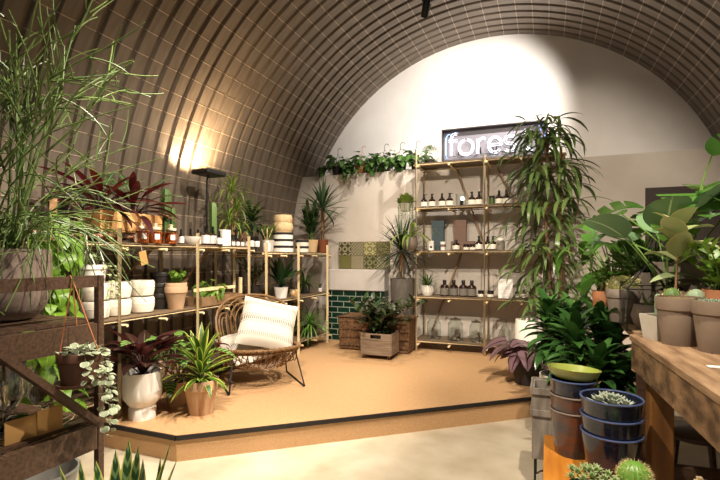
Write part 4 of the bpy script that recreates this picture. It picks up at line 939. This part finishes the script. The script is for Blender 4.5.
# ================= LEFT FOREGROUND: POTTING BENCH =================
BX, BY = -2.06, 1.65; BW, BL = .72, 1.5      # front rail, far end, depth, length
ZT, ZM, ZB_ = 1.275, 1.045, .555
t = thing('potting_bench', 'dark-stained slatted wooden bench shelving in the left foreground', 'plant stand', (BX, BY, 0))
for (x, y, h) in ((0, 0, ZT), (-BW, 0, ZT), (0, -BL, ZT), (-BW, -BL, ZT)):
    m = MB(); m.box((x, y, h / 2), (.032, .03, h)); m.build('post', m_darkwood, t, smooth=False)
for z, h in ((ZT - .028, .056), (ZM - .06, .115), (ZB_ - .065, .125)):
    for x in (0, -BW):
        m = MB(); m.box((x + (.0 if z < ZT - .03 else 0), -BL / 2, z), (.035, BL - .046, h)); m.build('rail', m_darkwood, t, smooth=False)
for z in (ZM, ZB_):
    for k in range(9):
        m = MB(); m.box((-.055 - k * .0765, -BL / 2, z + .006), (.055, BL + .02, .014)); m.build('slat', m_darkwood, t, smooth=False)
    for y in (0, -BL):
        m = MB(); m.box((-BW / 2, y, z - .04), (BW - .042, .03, .06)); m.build('end_rail', m_darkwood, t, smooth=False)
m = MB(); m.bar((.034, -.03, ZB_ + .0), (.034, -.48, .985), .03, .05, up=(1, 0, 0)); m.build('brace', m_darkwood, t, smooth=False)
# big ribbed pot with tree-like pencil cactus
t = thing('pencil_cactus', 'huge thin-stemmed pencil cactus in a big grey ribbed pot on the dark bench', 'plant', (-2.44, 1.44, ZM + .013)); rt_ = .195; h = .345
m = MB(); m.lathe([(.08, 0), (.13, .015), (.17, .06), (.19, .13), (rt_, .2), (rt_, h), (rt_ - .014, h), (rt_ - .016, h * .88 - .003)], 32); m.build('pot', m_bigpot, t)
m = MB(); m.lathe([(rt_ - .02, 0), (0, .01)], 18, (0, 0, h * .88)); m.build('soil', m_soil, t); z = h * .88
m = MB()
def pencil(p, a, e, ln, r, depth, bend):
    q = [Vector(p)]; n = 6
    for j in range(n):
        q.append(q[-1] + Vector((cos(a) * cos(e), sin(a) * cos(e), sin(e))) * ln / n); e += bend / n; a += U(-.12, .12)
    m.tube(q, [r * (1 - .06 * j) for j in range(n + 1)], 5)
    if depth > 0:
        for k in range(3 if depth > 1 else 2):
            j = U(.35, .98) * n; i = min(n - 1, int(j)); pp = q[i].lerp(q[i + 1], j - i)
            pencil(pp, a + U(-1.3, 1.3), e + U(-.7, .8), ln * U(.5, .85), r * .8, depth - 1, U(-1.0, .5))
for i in range(9): pencil((U(-.06, .06), U(-.06, .06), z), i * GA, U(1.25, 1.55), U(.55, .8), .008, 3, U(-.4, .3))
for i in range(26): pencil((U(-.10, .10), U(-.10, .10), z), U(-1.6, 1.6) + .2, U(.7, 1.4), U(.38, .56), .0045, 1, U(-2.6, -1.4))
for i in range(16): pencil((U(-.10, .10), U(-.10, .10), z), i * GA, U(.9, 1.4), U(.45, .65), .005, 2, U(-1.6, -.6))
m.build('stems', l_pencil, t)
# climbing philodendron
t = thing('philodendron', 'bright heart-leaved climber on a pale pole behind the dark bench', 'plant', (-2.80, 1.93, 0)); z = planter(t, .115, .09, .22, m_darkpot)
m = MB(); m.tube([(0, 0, z), (0, 0, 1.72)], .022, 8); m.build('moss_pole', m_trunk, t); ml, ms = MB(), MB()
for i in range(74): zz = U(.45, 1.62); broad(ml, ms, (0, 0, zz), 1, .12, .17, .12, (.0, 1.0), 1.2, 'heart', .003, 6, .12, -.8, .4, az_list=[U(-2.2, 1.2)])
ml.build('foliage', LM('leaf_vivid_green', '#86ad38', '#5d8a2a', tr=.4, mid='#a3c95a', mw=.03), t); ms.build('stems', m_stemg, t)
# goblets, kraft box on lower shelf
def goblet():
    t = thing('glass_goblet', '', 'glass'); m = MB(); m.lathe([(.04, 0), (.038, .004), (.006, .012), (.006, .05), (.03, .065), (.052, .10), (.056, .17), (.0535, .17), (.05, .10), (.028, .068), (.001, .062)], 20); m.build('bowl_and_stem', M('crystal', '#f4f7f6', rough=.03, trans=1, ior=1.5), t); return t
for i, (x, y) in enumerate(((-2.20, 1.22), (-2.33, 1.38), (-2.24, 1.50), (-2.46, 1.50), (-2.42, 1.22))):
    put('gob', goblet, (x, y, ZB_ + .013), ['clear goblet nearest the left edge of the photo on the bench', 'clear goblet behind the kraft box, second from the left edge', 'clear goblet between the kraft box and the brace', 'clear goblet at the back near the far end of the bench', 'clear goblet at the back near the left edge of the photo'][i], 0, 'clear goblets', 1.5)
t = thing('kraft_box', 'folded kraft card sleeve standing on the lower shelf of the dark bench', 'box', (-2.115, 1.375, ZB_ + .013), PI / 2 - .08); m = MB()
m.box((0, 0, .05), (.24, .006, .10)); m.box((.06, -.008, .055), (.11, .006, .11)); m.box((0, .03, .003), (.24, .06, .004)); m.build('sleeve', m_kraft, t, smooth=False)
m = MB(); m.tube([(.12, -.005, .04), (.17, -.02, .06), (.2, .0, .10), (.18, .02, .02), (.13, .01, .01)], .003, 5); m.build('cord', m_pine, t)
# hanging brown pot with string of hearts
t = thing('string_of_hearts', 'brown hanging pot with trailing cream-leaved vines hooked on the dark bench', 'hanging plant', (-1.985, 1.49, .79)); z = planter(t, .080, .062, .145, M('brown_plastic', '#5d3d2c', rough=.5), 'rim')
t.scale = (1.15, 1.15, 1.0)
m = MB(); m.lathe([(.055, -.012), (.082, -.006), (.086, .008), (.08, .008), (.06, 0)], 20); m.build('saucer', M('brown_plastic', ''), t)
m = MB(); [m.tube([(.076 * cos(a), .076 * sin(a), .14), (-.04, 0, .47), (-.055, 0, .49)], .0028, 5) for a in (.4, 2.5, 4.6)]; m.build('hanger_cords', M('tan_cord', '#a2643c', rough=.6), t)
ml, ms = MB(), MB()
for k in range(7):
    a = R(-25 + 20 * k); dn = U(.25, .52) if k > 1 else .15; st = Vector((.05 * cos(a), .05 * sin(a), z)); vine(ml, ms, st, a, .06, dn, .036, .034, int(6 + dn * 18), 'round', .0015, 9, .014)
carpet(ml, (0, 0, z), .07, 30, .04, .032, .4)
ml.build('foliage', LM('leaf_cream_green', '#aab596', '#8b9c74', edge='#dfdfc8', ew=.10, rough=.5), t); ms.build('vines', m_stemb, t)
# white hanging basket
t = thing('hanging_basket', 'small white hanging planter on white cords below the speckled rolls', 'hanging plant', (-2.90, onX(93, -2.90), 1.18)); z = planter(t, .085, .07, .13, m_white, 'plain')
m = MB(); m.lathe([(.0875, .10), (.0875, .125)], 20); m.f = m.f[:-2]; m.mi = m.mi[:-2]; m.build('rim_band', m_white, t)
m = MB()
for s in (-1, 1): [m.tube([(.08 * cos(a), .08 * sin(a), .125), (0, s * .045, .25), (-.005, s * .045, .33)], .0035, 5) for a in (s * .5, s * 1.5, s * 2.5)]
m.build('cords', m_string, t); ml, ms = MB(), MB(); stems(ml, ms, (0, 0, z), 9, .07, .04, .02, 5, .7)
for k in range(4): vine(ml, ms, (.05, .02 * k, z), .4 + .2 * k, .07, U(.2, .35), .03, .022, 12, 'round', .0014, 8, .01)
ml.build('foliage', l_sil, t); ms.build('stems', m_stemb, t)
t = thing('washing_tub', 'grey round tub on the concrete floor under the dark bench', 'tub', (-2.55, 1.70, 0)); m = MB(); m.lathe([(.13, 0), (.17, .19), (.18, .195), (.18, .205), (.165, .205), (.125, .012), (.001, .01)], 28); m.build('tub_body', M('grey_plastic', '#7d7a74', rough=.5), t)
# snake plant
t, z = potted('snake_plant', 'yellow-edged snake plant at the bottom left of the photo', 'plant', (-1.47, 1.24, 0), .16, .12, .26, m_concretepot, 'plain'); m = MB()
for i in range(15): a = i * GA; r = .025 + .10 * math.sqrt(i / 15); m.leaf((r * cos(a), r * sin(a), z), a, U(1.25, 1.5), U(.31, .45), .066, U(-.1, .15), 7, 'sword', .3)
m.build('foliage', l_snake, t)

# ================= RIGHT: WORKBENCH =================
TZ = .97; TR = R(3.65)
t = thing('workbench', 'worn wooden workbench with scuffed side and thick legs, right foreground', 'table', (.385, 2.724, 0), TR)
m = MB()
for k in range(5): m.box((.105 + k * .21, -1.1, TZ - .015), (.208, 2.2, .03), bev=.003)
m.build('tabletop', m_oldwood, t, smooth=False)
for (c_, d_) in (((.022, -1.1, TZ - .10), (.03, 2.16, .14)), ((1.02, -1.1, TZ - .10), (.03, 2.16, .14)), ((.52, -.025, TZ - .10), (.964, .03, .14)), ((.52, -2.175, TZ - .10), (.964, .03, .14))):
    m = MB(); m.box(c_, d_); m.build('apron', m_oldapron, t, smooth=False)
for (x, y) in ((.095, -.16), (.95, -.16), (.095, -2.05), (.95, -2.05)):
    m = MB(); m.box((x, y, (TZ - .03) / 2), (.095, .095, TZ - .03), bev=.004); m.build('leg', m_leg, t, smooth=False)
m = MB(); m.box((.5225, -.16, .34), (.76, .04, .10)); m.build('stretcher', m_darkwood, t, smooth=False)
t = thing('display_table', 'second wooden table beyond the workbench, hidden under cacti and leafy plants', 'table', (.42, 2.80, 0)); m = MB(); m.box((.55, .55, TZ - .02), (1.1, 1.1, .04)); m.build('tabletop', m_oldwood, t, smooth=False)
for (x, y) in ((.05, .05), (1.05, .05), (.05, 1.05), (1.05, 1.05)): m = MB(); m.box((x, y, TZ / 2 - .02), (.06, .06, TZ - .04)); m.build('leg', m_darkwood, t, smooth=False)
t = thing('stool', 'dark round wooden stool under the far end of the workbench', 'stool', (.70, 2.88, 0)); m = MB(); m.lathe([(.14, .44), (.15, .45), (.15, .465), (.14, .47)], 22); m.build('seat', m_darkwood, t)
for k in range(4): a = k * PI / 2 + .5; m = MB(); m.tube([(.10 * cos(a), .10 * sin(a), .44), (.15 * cos(a), .15 * sin(a), 0)], .016, 8); m.build('leg', m_darkwood, t)
t = thing('small_crate', 'corner of a pale wooden crate on the floor under the workbench', 'crate', (.72, 2.25, 0), TR); m = MB()
for s in (-1, 1):
    for k in range(4): m.box((s * .13, 0, .06 + k * .105), (.012, .26, .09)); m.box((0, s * .13, .06 + k * .105), (.246, .012, .09))
m.box((0, 0, .01), (.24, .24, .012)); m.build('boards', m_pine, t, smooth=False); m = MB()
for s in (-1, 1):
    for u in (-1, 1): m.box((s * .118, u * .118, .22), (.02, .02, .43))
m.build('corner_posts', m_pine, t, smooth=False)
def P(px, Y): return (onY(px, Y), Y)
# pots on the workbench
t, z = potted('succulent_pot', 'brown clay pot of red-tipped succulents beside the white cube planter', 'plant', (*P(679, 2.50), TZ), .092, .068, .215, m_claybrown, 'rim'); m = MB()
for k in range(30): a = k * GA; r = .012 * math.sqrt(k) ; rosette(m, (r * cos(a), r * sin(a), z + .008), .022, 12, .35, .5)
m.build('foliage', LM('succulent_red_tips', '#8e9a4c', '#a8764a', tr=.05, rough=.5), t)
t, z = potted('succulent_pot', 'brown clay pot of pale green succulents nearest the right edge', 'plant', (*P(718, 2.36), TZ), .092, .068, .215, m_claybrown, 'rim'); m = MB()
for k in range(26): a = k * GA; r = .014 * math.sqrt(k); rosette(m, (r * cos(a), r * sin(a), z + .01), .028, 12, .4, .5)
m.build('foliage', l_suc, t)
t, z = potted('cube_planter', 'white cement cube planter with a tiny cactus on the workbench corner', 'plant', (*P(660, 2.61), TZ), .063, .05, .118, m_concretepot, 'square', rz=.45, sl=.92); m = MB(); cactus_col(m, (-.01, 0, z), .014, .11, 5); cactus_col(m, (.02, .01, z), .012, .05, 5); m.build('columns', l_suc, t); m = MB(); carpet(m, (.01, -.01, z), .045, 30, .02, .01, .3); m.build('groundcover', l_olive, t)
t = thing('price_tag', 'tiny white card lying on the workbench at the right edge', 'tag', (*P(716, 2.02), TZ + .001)); m = MB(); m.box((0, 0, .002), (.05, .035, .003)); m.build('card', m_white, t, smooth=False)
# on the display table
t, z = potted('barrel_cactus', 'broad spiny barrel cactus in a grey-brown pot on the second table', 'cactus', (*P(623, 3.24), TZ), .095, .07, .20, m_greypot, 'rim'); cactus_ball(t, (0, 0, z + .035), .085, .85, 16, LM('cactus_tan', '#7d7a48', '#6a6b3c', tr=0), 420, .022)
t = thing('terrarium', 'pyramid-shaped glass terrarium with dark metal edges behind the cube planter', 'terrarium', (*P(650, 3.0), TZ)); m = MB(); b_ = .13; hh = .15; ap = (0, 0, .37)
cs = [(b_ * x, b_ * y) for x, y in ((-1, -1), (1, -1), (1, 1), (-1, 1))]
for i in range(4):
    a, b = cs[i], cs[(i + 1) % 4]; m.tube([(*a, 0), (*b, 0)], .004, 5); m.tube([(a[0] * 1, a[1], 0), (a[0], a[1], hh + .07)], .004, 5); m.tube([(*a, hh + .07), (*b, hh + .07)], .004, 5); m.tube([(*a, hh + .07), ap], .004, 5)
m.build('metal_edges', m_blk, t); m = MB()
for i in range(4): a, b = cs[i], cs[(i + 1) % 4]; m.add([(*a, hh + .07), (*b, hh + .07), ap], [(0, 1, 2)]); m.add([(*a, 0), (*b, 0), (*b, hh + .07), (*a, hh + .07)], [(0, 1, 2, 3)])
m.build('glass_panes', M('thin_glass', '#f4f8f6', rough=.02, trans=1, ior=1.05), t, smooth=False)
t, z = potted('stone_planter', 'squat two-tone stone pot with dry stems inside the glass terrarium', 'plant', (*P(649, 2.99), TZ + .003), .075, .06, .13, m_greypot, 'round'); m = MB(); straps(m, (0, 0, z), 14, .07, .01, (.6, 1.4), (.2, .6), 'sword'); m.build('foliage', l_olive, t)
t, z = potted('monstera', 'large monstera with split leaves in a wide grey clay pot', 'plant', (*P(685, 3.22), TZ), .165, .13, .365, m_greypot, 'rim', wall=.012); ml, ms = MB(), MB()
for a, e, pt, L_, W_ in ((2.6, 1.15, .40, .34, .30), (3.3, .9, .42, .30, .26), (-1.2, 1.2, .34, .32, .28), (-.3, 1.1, .38, .32, .3), (.9, 1.3, .48, .3, .26), (-2.0, 1.0, .26, .26, .22), (-1.6, 1.4, .40, .34, .34), (1.8, 1.0, .4, .3, .26), (-.9, 1.45, .5, .3, .28), (3.0, .6, .36, .26, .2)):
    broad(ml, ms, (0, 0, z), 1, pt * 1.3, L_ * 1.05, W_ * 1.1, (e, e), 1.5, MON, .007, 40, .22, -.8, .3, az_list=[a])
ml.build('foliage', LM('leaf_monstera', '#5a8436', '#3f6a2a', rough=.25, tr=.3), t); ms.build('stems', m_stemg, t)
t, z = potted('felt_bush', 'felt-leaved pale kalanchoe in front of the monstera', 'plant', (*P(676, 2.80), TZ), .075, .055, .22, m_claybrown); ml, ms = MB(), MB(); ms.tube([(0, 0, z), (.01, 0, z + .34)], .012, 6)
for i in range(11): a = i * GA; ml.leaf((.005, 0, z + .16 + .018 * i), a, U(.3, 1.2), U(.15, .21), .115, U(.3, 1.2), 6, 'ovate', .3)
ml.build('foliage', LM('leaf_felted', '#a5ab76', '#8d9a62', edge='#c0b47e', ew=.05, rough=.8, tr=.15), t); ms.build('stem', m_trunk, t)
t, z = potted('peperomia', 'plant with big rounded grey-green leaves left of the monstera', 'plant', (*P(668, 3.02), TZ), .08, .07, .2, m_greypot); ml, ms = MB(), MB(); broad(ml, ms, (0, 0, z), 8, .44, .24, .22, (1.0, 1.5), .5, 'round', .006, 8, .18, -.1, .3, a0=3.6); ml.build('foliage', LM('leaf_waxy_grey', '#6d8862', '#55724c', mid='#a9bb90', mw=.03, rough=.35), t); ms.build('stems', m_stemg, t)
t, z = potted('rubber_plant', 'bushy glossy plant with big drooping leaves left of the round-leaved one', 'plant', (*P(612, 3.72), TZ), .10, .08, .20, m_terra_pale); ml, ms = MB(), MB()
broad(ml, ms, (0, 0, z), 16, .42, .21, .13, (.8, 1.5), 1.3, 'heart', .006, 7, .12, -1.0, .5, a0=2.9); broad(ml, ms, (0, 0, z), 12, .2, .2, .12, (.4, 1.3), 1.2, 'ovate', .006, 7, .12, -.8, .5); ml.build('foliage', LM('leaf_jungle_green', '#5f8a34', '#30571f', rough=.25, tr=.35), t); ms.build('stems', m_stemg, t)
t, z = potted('coral_cactus', 'dense needle-stemmed dark green shrub between the barrel cactus and the monstera', 'plant', (*P(643, 3.40), TZ), .10, .08, .27, m_greypot); m = MB()
for i in range(240): a = i * GA; e = U(.0, 1.5); p = Vector((U(-.05, .05), U(-.05, .05), z + .03)); q = p + Vector((cos(a) * cos(e), sin(a) * cos(e), sin(e) * .8 + .25)) * U(.15, .26); m.tube([p, p.lerp(q, .5) + Vector((0, 0, .02)), q], .0032, 4, cap=False)
m.build('stems', LM('needle_green', '#5a7038', '#33491f', tr=.05), t)
t, z = potted('potted_seedling', 'slim terracotta pot with a feathery seedling beyond the barrel cactus', 'plant', (*P(601, 3.45), TZ), .055, .045, .17, m_terra); ml, ms = MB(), MB(); stems(ml, ms, (0, 0, z), 7, .24, .05, .02, 9, .4); ml.build('foliage', l_bright, t); ms.build('stems', m_stemg, t)
for i, (px, Y, lab) in enumerate(((672, 2.74, 'tiny round cactus between the clay pots, left one'), (696, 2.68, 'tiny round cactus between the clay pots, right one'))):
    t, z = potted('small_cactus', lab, 'cactus', (*P(px, Y), TZ), .045, .035, .19, m_terra_pale, 'rim'); cactus_ball(t, (0, 0, z + .03), .04, 1.1, 12, l_suc if i else l_cac, 120, .012)
t, z = potted('leafy_houseplant', 'bright small-leaved plant in a rust pot at the right edge', 'plant', (*P(722, 2.70), TZ), .08, .06, .24, m_terra); ml, ms = MB(), MB(); stems(ml, ms, (0, 0, z), 14, .24, .075, .05, 7, .7); ml.build('foliage', l_bright, t); ms.build('stems', m_stemg, t)
t, z = potted('hairy_philodendron', 'plant with long pale velvety leaves at the right edge above the rust pot', 'plant', (*P(716, 2.98), TZ), .08, .06, .24, m_greypot); ml, ms = MB(), MB(); broad(ml, ms, (0, 0, z), 9, .14, .26, .07, (.4, 1.3), .7, 'lance', .006, 7, .2, -.3, .3, a0=2.7); ml.build('foliage', l_sil, t); ms.build('stems', m_stemg, t)

# ================= RIGHT: GLOSSY BUSHES, STACKED POTS =================
def compacta(label, loc, pr, ph, potm, heads, L=.21):
    t, z = potted('dracaena_bush', label, 'plant', loc, pr, pr * .8, ph, potm, 'plain', wall=.01); m, ms = MB(), MB()
    for dx, dy, h in heads:
        ms.tube([(dx * .3, dy * .3, z), (dx * .8, dy * .8, z + h * .6), (dx, dy, z + h)], .014, 7)
        straps(m, (dx, dy, z + h * .45), 44, L, .072, (-.35, 1.3), (.6, 1.3), 'lance', dz=h * .55, seg=6, fold=.3)
    m.build('foliage', l_drac, t); ms.build('canes', m_stemg, t)
compacta('glossy dark green bush in a cream pot, the one nearer the tall shelves', (.08, 3.72, 0), .14, .50, m_mattwhite, ((-.08, 0, .54), (.10, .05, .50), (.06, -.08, .40), (-.04, .12, .48)))
compacta('glossy dark green bush nearer the workbench, above the stacked pots', (.22, 3.26, 0), .14, .42, m_darkpot, ((-.06, -.02, .52), (.16, .04, .54), (.06, -.14, .36), (.08, .14, .58), (.18, -.10, .30)), .22)
t = thing('plant_bench', 'low orange-brown wooden bench carrying the stacked glazed pots', 'bench', (.165, 2.33, 0)); m = MB(); m.box((0, 0, .355), (.37, .94, .03)); m.build('bench_top', M('orange_wood', '#c47f2c', '#a8661f', scale=3, stretch=(8, 1, 1), rough=.4), t, smooth=False)
for x in (-.15, .15):
    for y in (-.42, .42): m = MB(); m.box((x, y, .17), (.04, .04, .34)); m.build('leg', m_leg, t, smooth=False)
def glazed(name, label, loc, rt, rb, h, mat, rim, group, plant=False):
    t = thing(name, label, 'pot', loc, 0, group); planter(t, rt, rb, h, mat, 'plain', wall=.010, n=28, soil=plant, sl=.8)
    m = MB(); m.tube([(rt * cos(a) * .985, rt * sin(a) * .985, h) for a in [2 * PI * k / 28 for k in range(28)]], .0045, 6, closed=True); m.build('rim', rim, t); return t
z = .371; x, y = .267, 2.39
for i, (r, h, dz) in enumerate(((.128, .20, .078), (.128, .20, .078), (.130, .20, 0))):
    g_ = glazed('glazed_pot', ['bottom navy glazed pot in the stack of three beside the workbench leg', 'middle navy glazed pot in the stack of three beside the workbench leg', 'top navy glazed pot with a pale succulent, beside the workbench leg'][i], (x, y, z), r, r * .78, h, m_bluepot, m_bluerim, 'navy glazed pots', i == 2)
    z += dz if i < 2 else 0
m = MB(); 
for k in range(7): a = k * GA; r = .028 * math.sqrt(k); rosette(m, (r * cos(a), r * sin(a), .17), .055 if k else .075, 18, .3, .6, 'lance')
m.build('succulent', LM('succulent_whitish', '#a9b09c', '#8b9a86', tr=.05, rough=.6, edge='#c9c6b4', ew=.06), g_)
z = .371; x, y = .12, 2.60
for i, (r, h, mt, dz) in enumerate(((.112, .22, m_brownglaze, .078), (.112, .22, m_brownglaze, .078), (.112, .22, m_bluepot, .19))):
    glazed('glazed_pot', ['bottom rust-streaked glazed pot under the lime dish stack', 'middle mottled brown glazed pot under the lime dish stack', 'upper dark glazed pot right under the lime dish'][i], (x, y, z), r, r * .78, h, mt, m_bluerim if i == 2 else m_greypot, 'glazed pots under the lime dish'); z += dz
t = thing('lime_dish', 'lime green glazed shallow dish tilted on top of the left pot stack', 'dish', (x, y, z + .034)); t.rotation_euler = (-.06, .05, 0); m = MB(); m.lathe([(.085, 0), (.105, .02), (.118, .05), (.110, .05), (.095, .02), (.001, .012)], 28, sx=1.08); m.build('dish_body', m_limeglaze, t)
# front succulents
t, z = potted('succulent_bowl', 'white-edged leafy succulent in a blue glazed bowl at the bottom edge', 'plant', (.155, 2.03, .371), .085, .06, .09, m_bluepot, 'bowl'); m, ms = MB(), MB(); 
for k in range(14): a = k * GA; r = .018 * math.sqrt(k); hh = .07 - r * .3; ms.tube([(r * cos(a), r * sin(a), z), (r * 1.3 * cos(a), r * 1.3 * sin(a), z + hh)], .004, 4); rosette(m, (r * 1.3 * cos(a), r * 1.3 * sin(a), z + hh), .038, 14, .35, .6)
m.build('foliage', LM('succulent_white_edge', '#8aa05c', '#76924e', edge='#d8d8b8', ew=.10, tr=.1, rough=.5), t); ms.build('stems', m_stemg, t)
t, z = potted('ball_cactus', 'small golden-spined ball cactus at the bottom edge beside the blue bowl', 'cactus', (.310, 2.06, .371), .065, .05, .10, m_terra, 'rim'); cactus_ball(t, (0, 0, z + .055), .060, 1.05, 18, LM('cactus_bright', '#6f9a3c', '#5c8832', tr=0), 620, .016)
# grey box on black stand
t = thing('wooden_box', 'grey-painted open wooden box on thin black legs beside the pot stacks', 'box', (.005, 3.02, 0)); m = MB()
for s in (-1, 1): m.box((s * .085, 0, .39), (.014, .26, .40)); m.box((0, s * .123, .39), (.156, .014, .40))
m.box((0, 0, .20), (.156, .232, .014)); m.build('box_sides', m_greywood, t, smooth=False); m = MB()
for z in (.585, .46): 
    for s in (-1, 1): m.box((0, s * .134, z), (.184, .01, .035)); m.box((s * .096, 0, z), (.01, .258, .035))
m.build('trim_battens', m_greywood, t, smooth=False)
for x in (-.075, .075):
    for y in (-.11, .11): m = MB(); m.box((x, y, .095), (.012, .012, .19)); m.build('leg', m_blk, t, smooth=False)
spot_fixture((-1.26, 5.05, 4.08), (-1.9, 5.9, 1.7), 'black spotlight nearest the white end wall', 170, 80)
spot_fixture((-1.26, 4.0, 4.10), (-2.9, 4.9, 1.0), 'black spotlight aimed at the corner shelves', 260, 75)
spot_fixture((-1.26, 2.2, 4.10), (-2.9, 3.4, 1.2), 'black spotlight aimed at the long left shelves', 300, 75)
spot_fixture((-1.26, 1.2, 4.10), (-.9, 3.6, .1), 'black spotlight aimed at the concrete floor', 620, 85)
spot_fixture((.35, 4.3, 4.00), (-1.1, 6.66, 3.2), 'black spotlight on the right track aimed at the neon sign wall', 760, 66, .8, '#fff8f0', ztrack=4.10)
spot_fixture((.35, 3.4, 4.00), (-2.8, 3.2, .8), 'black spotlight on the right track aimed at the rattan chair', 680, 62, ztrack=4.10)
spot_fixture((.35, 2.4, 4.00), (-2.3, 1.5, 1.0), 'black spotlight on the right track aimed at the dark potting bench', 650, 60, ztrack=4.10)
spot_fixture((.35, 1.4, 4.00), (.7, 3.0, .9), 'black spotlight on the right track aimed at the second table', 500, 80, ztrack=4.10)
spot_fixture((.35, .4, 4.00), (-.3, 6.0, 1.4), 'black spotlight on the right track aimed at the tall shelves', 900, 50, ztrack=4.10)
lamp((-3.27, 3.90, S1 + .80), (-3.55, 3.90, 2.75), 150, 150, .8, '#ffdcae', .05)
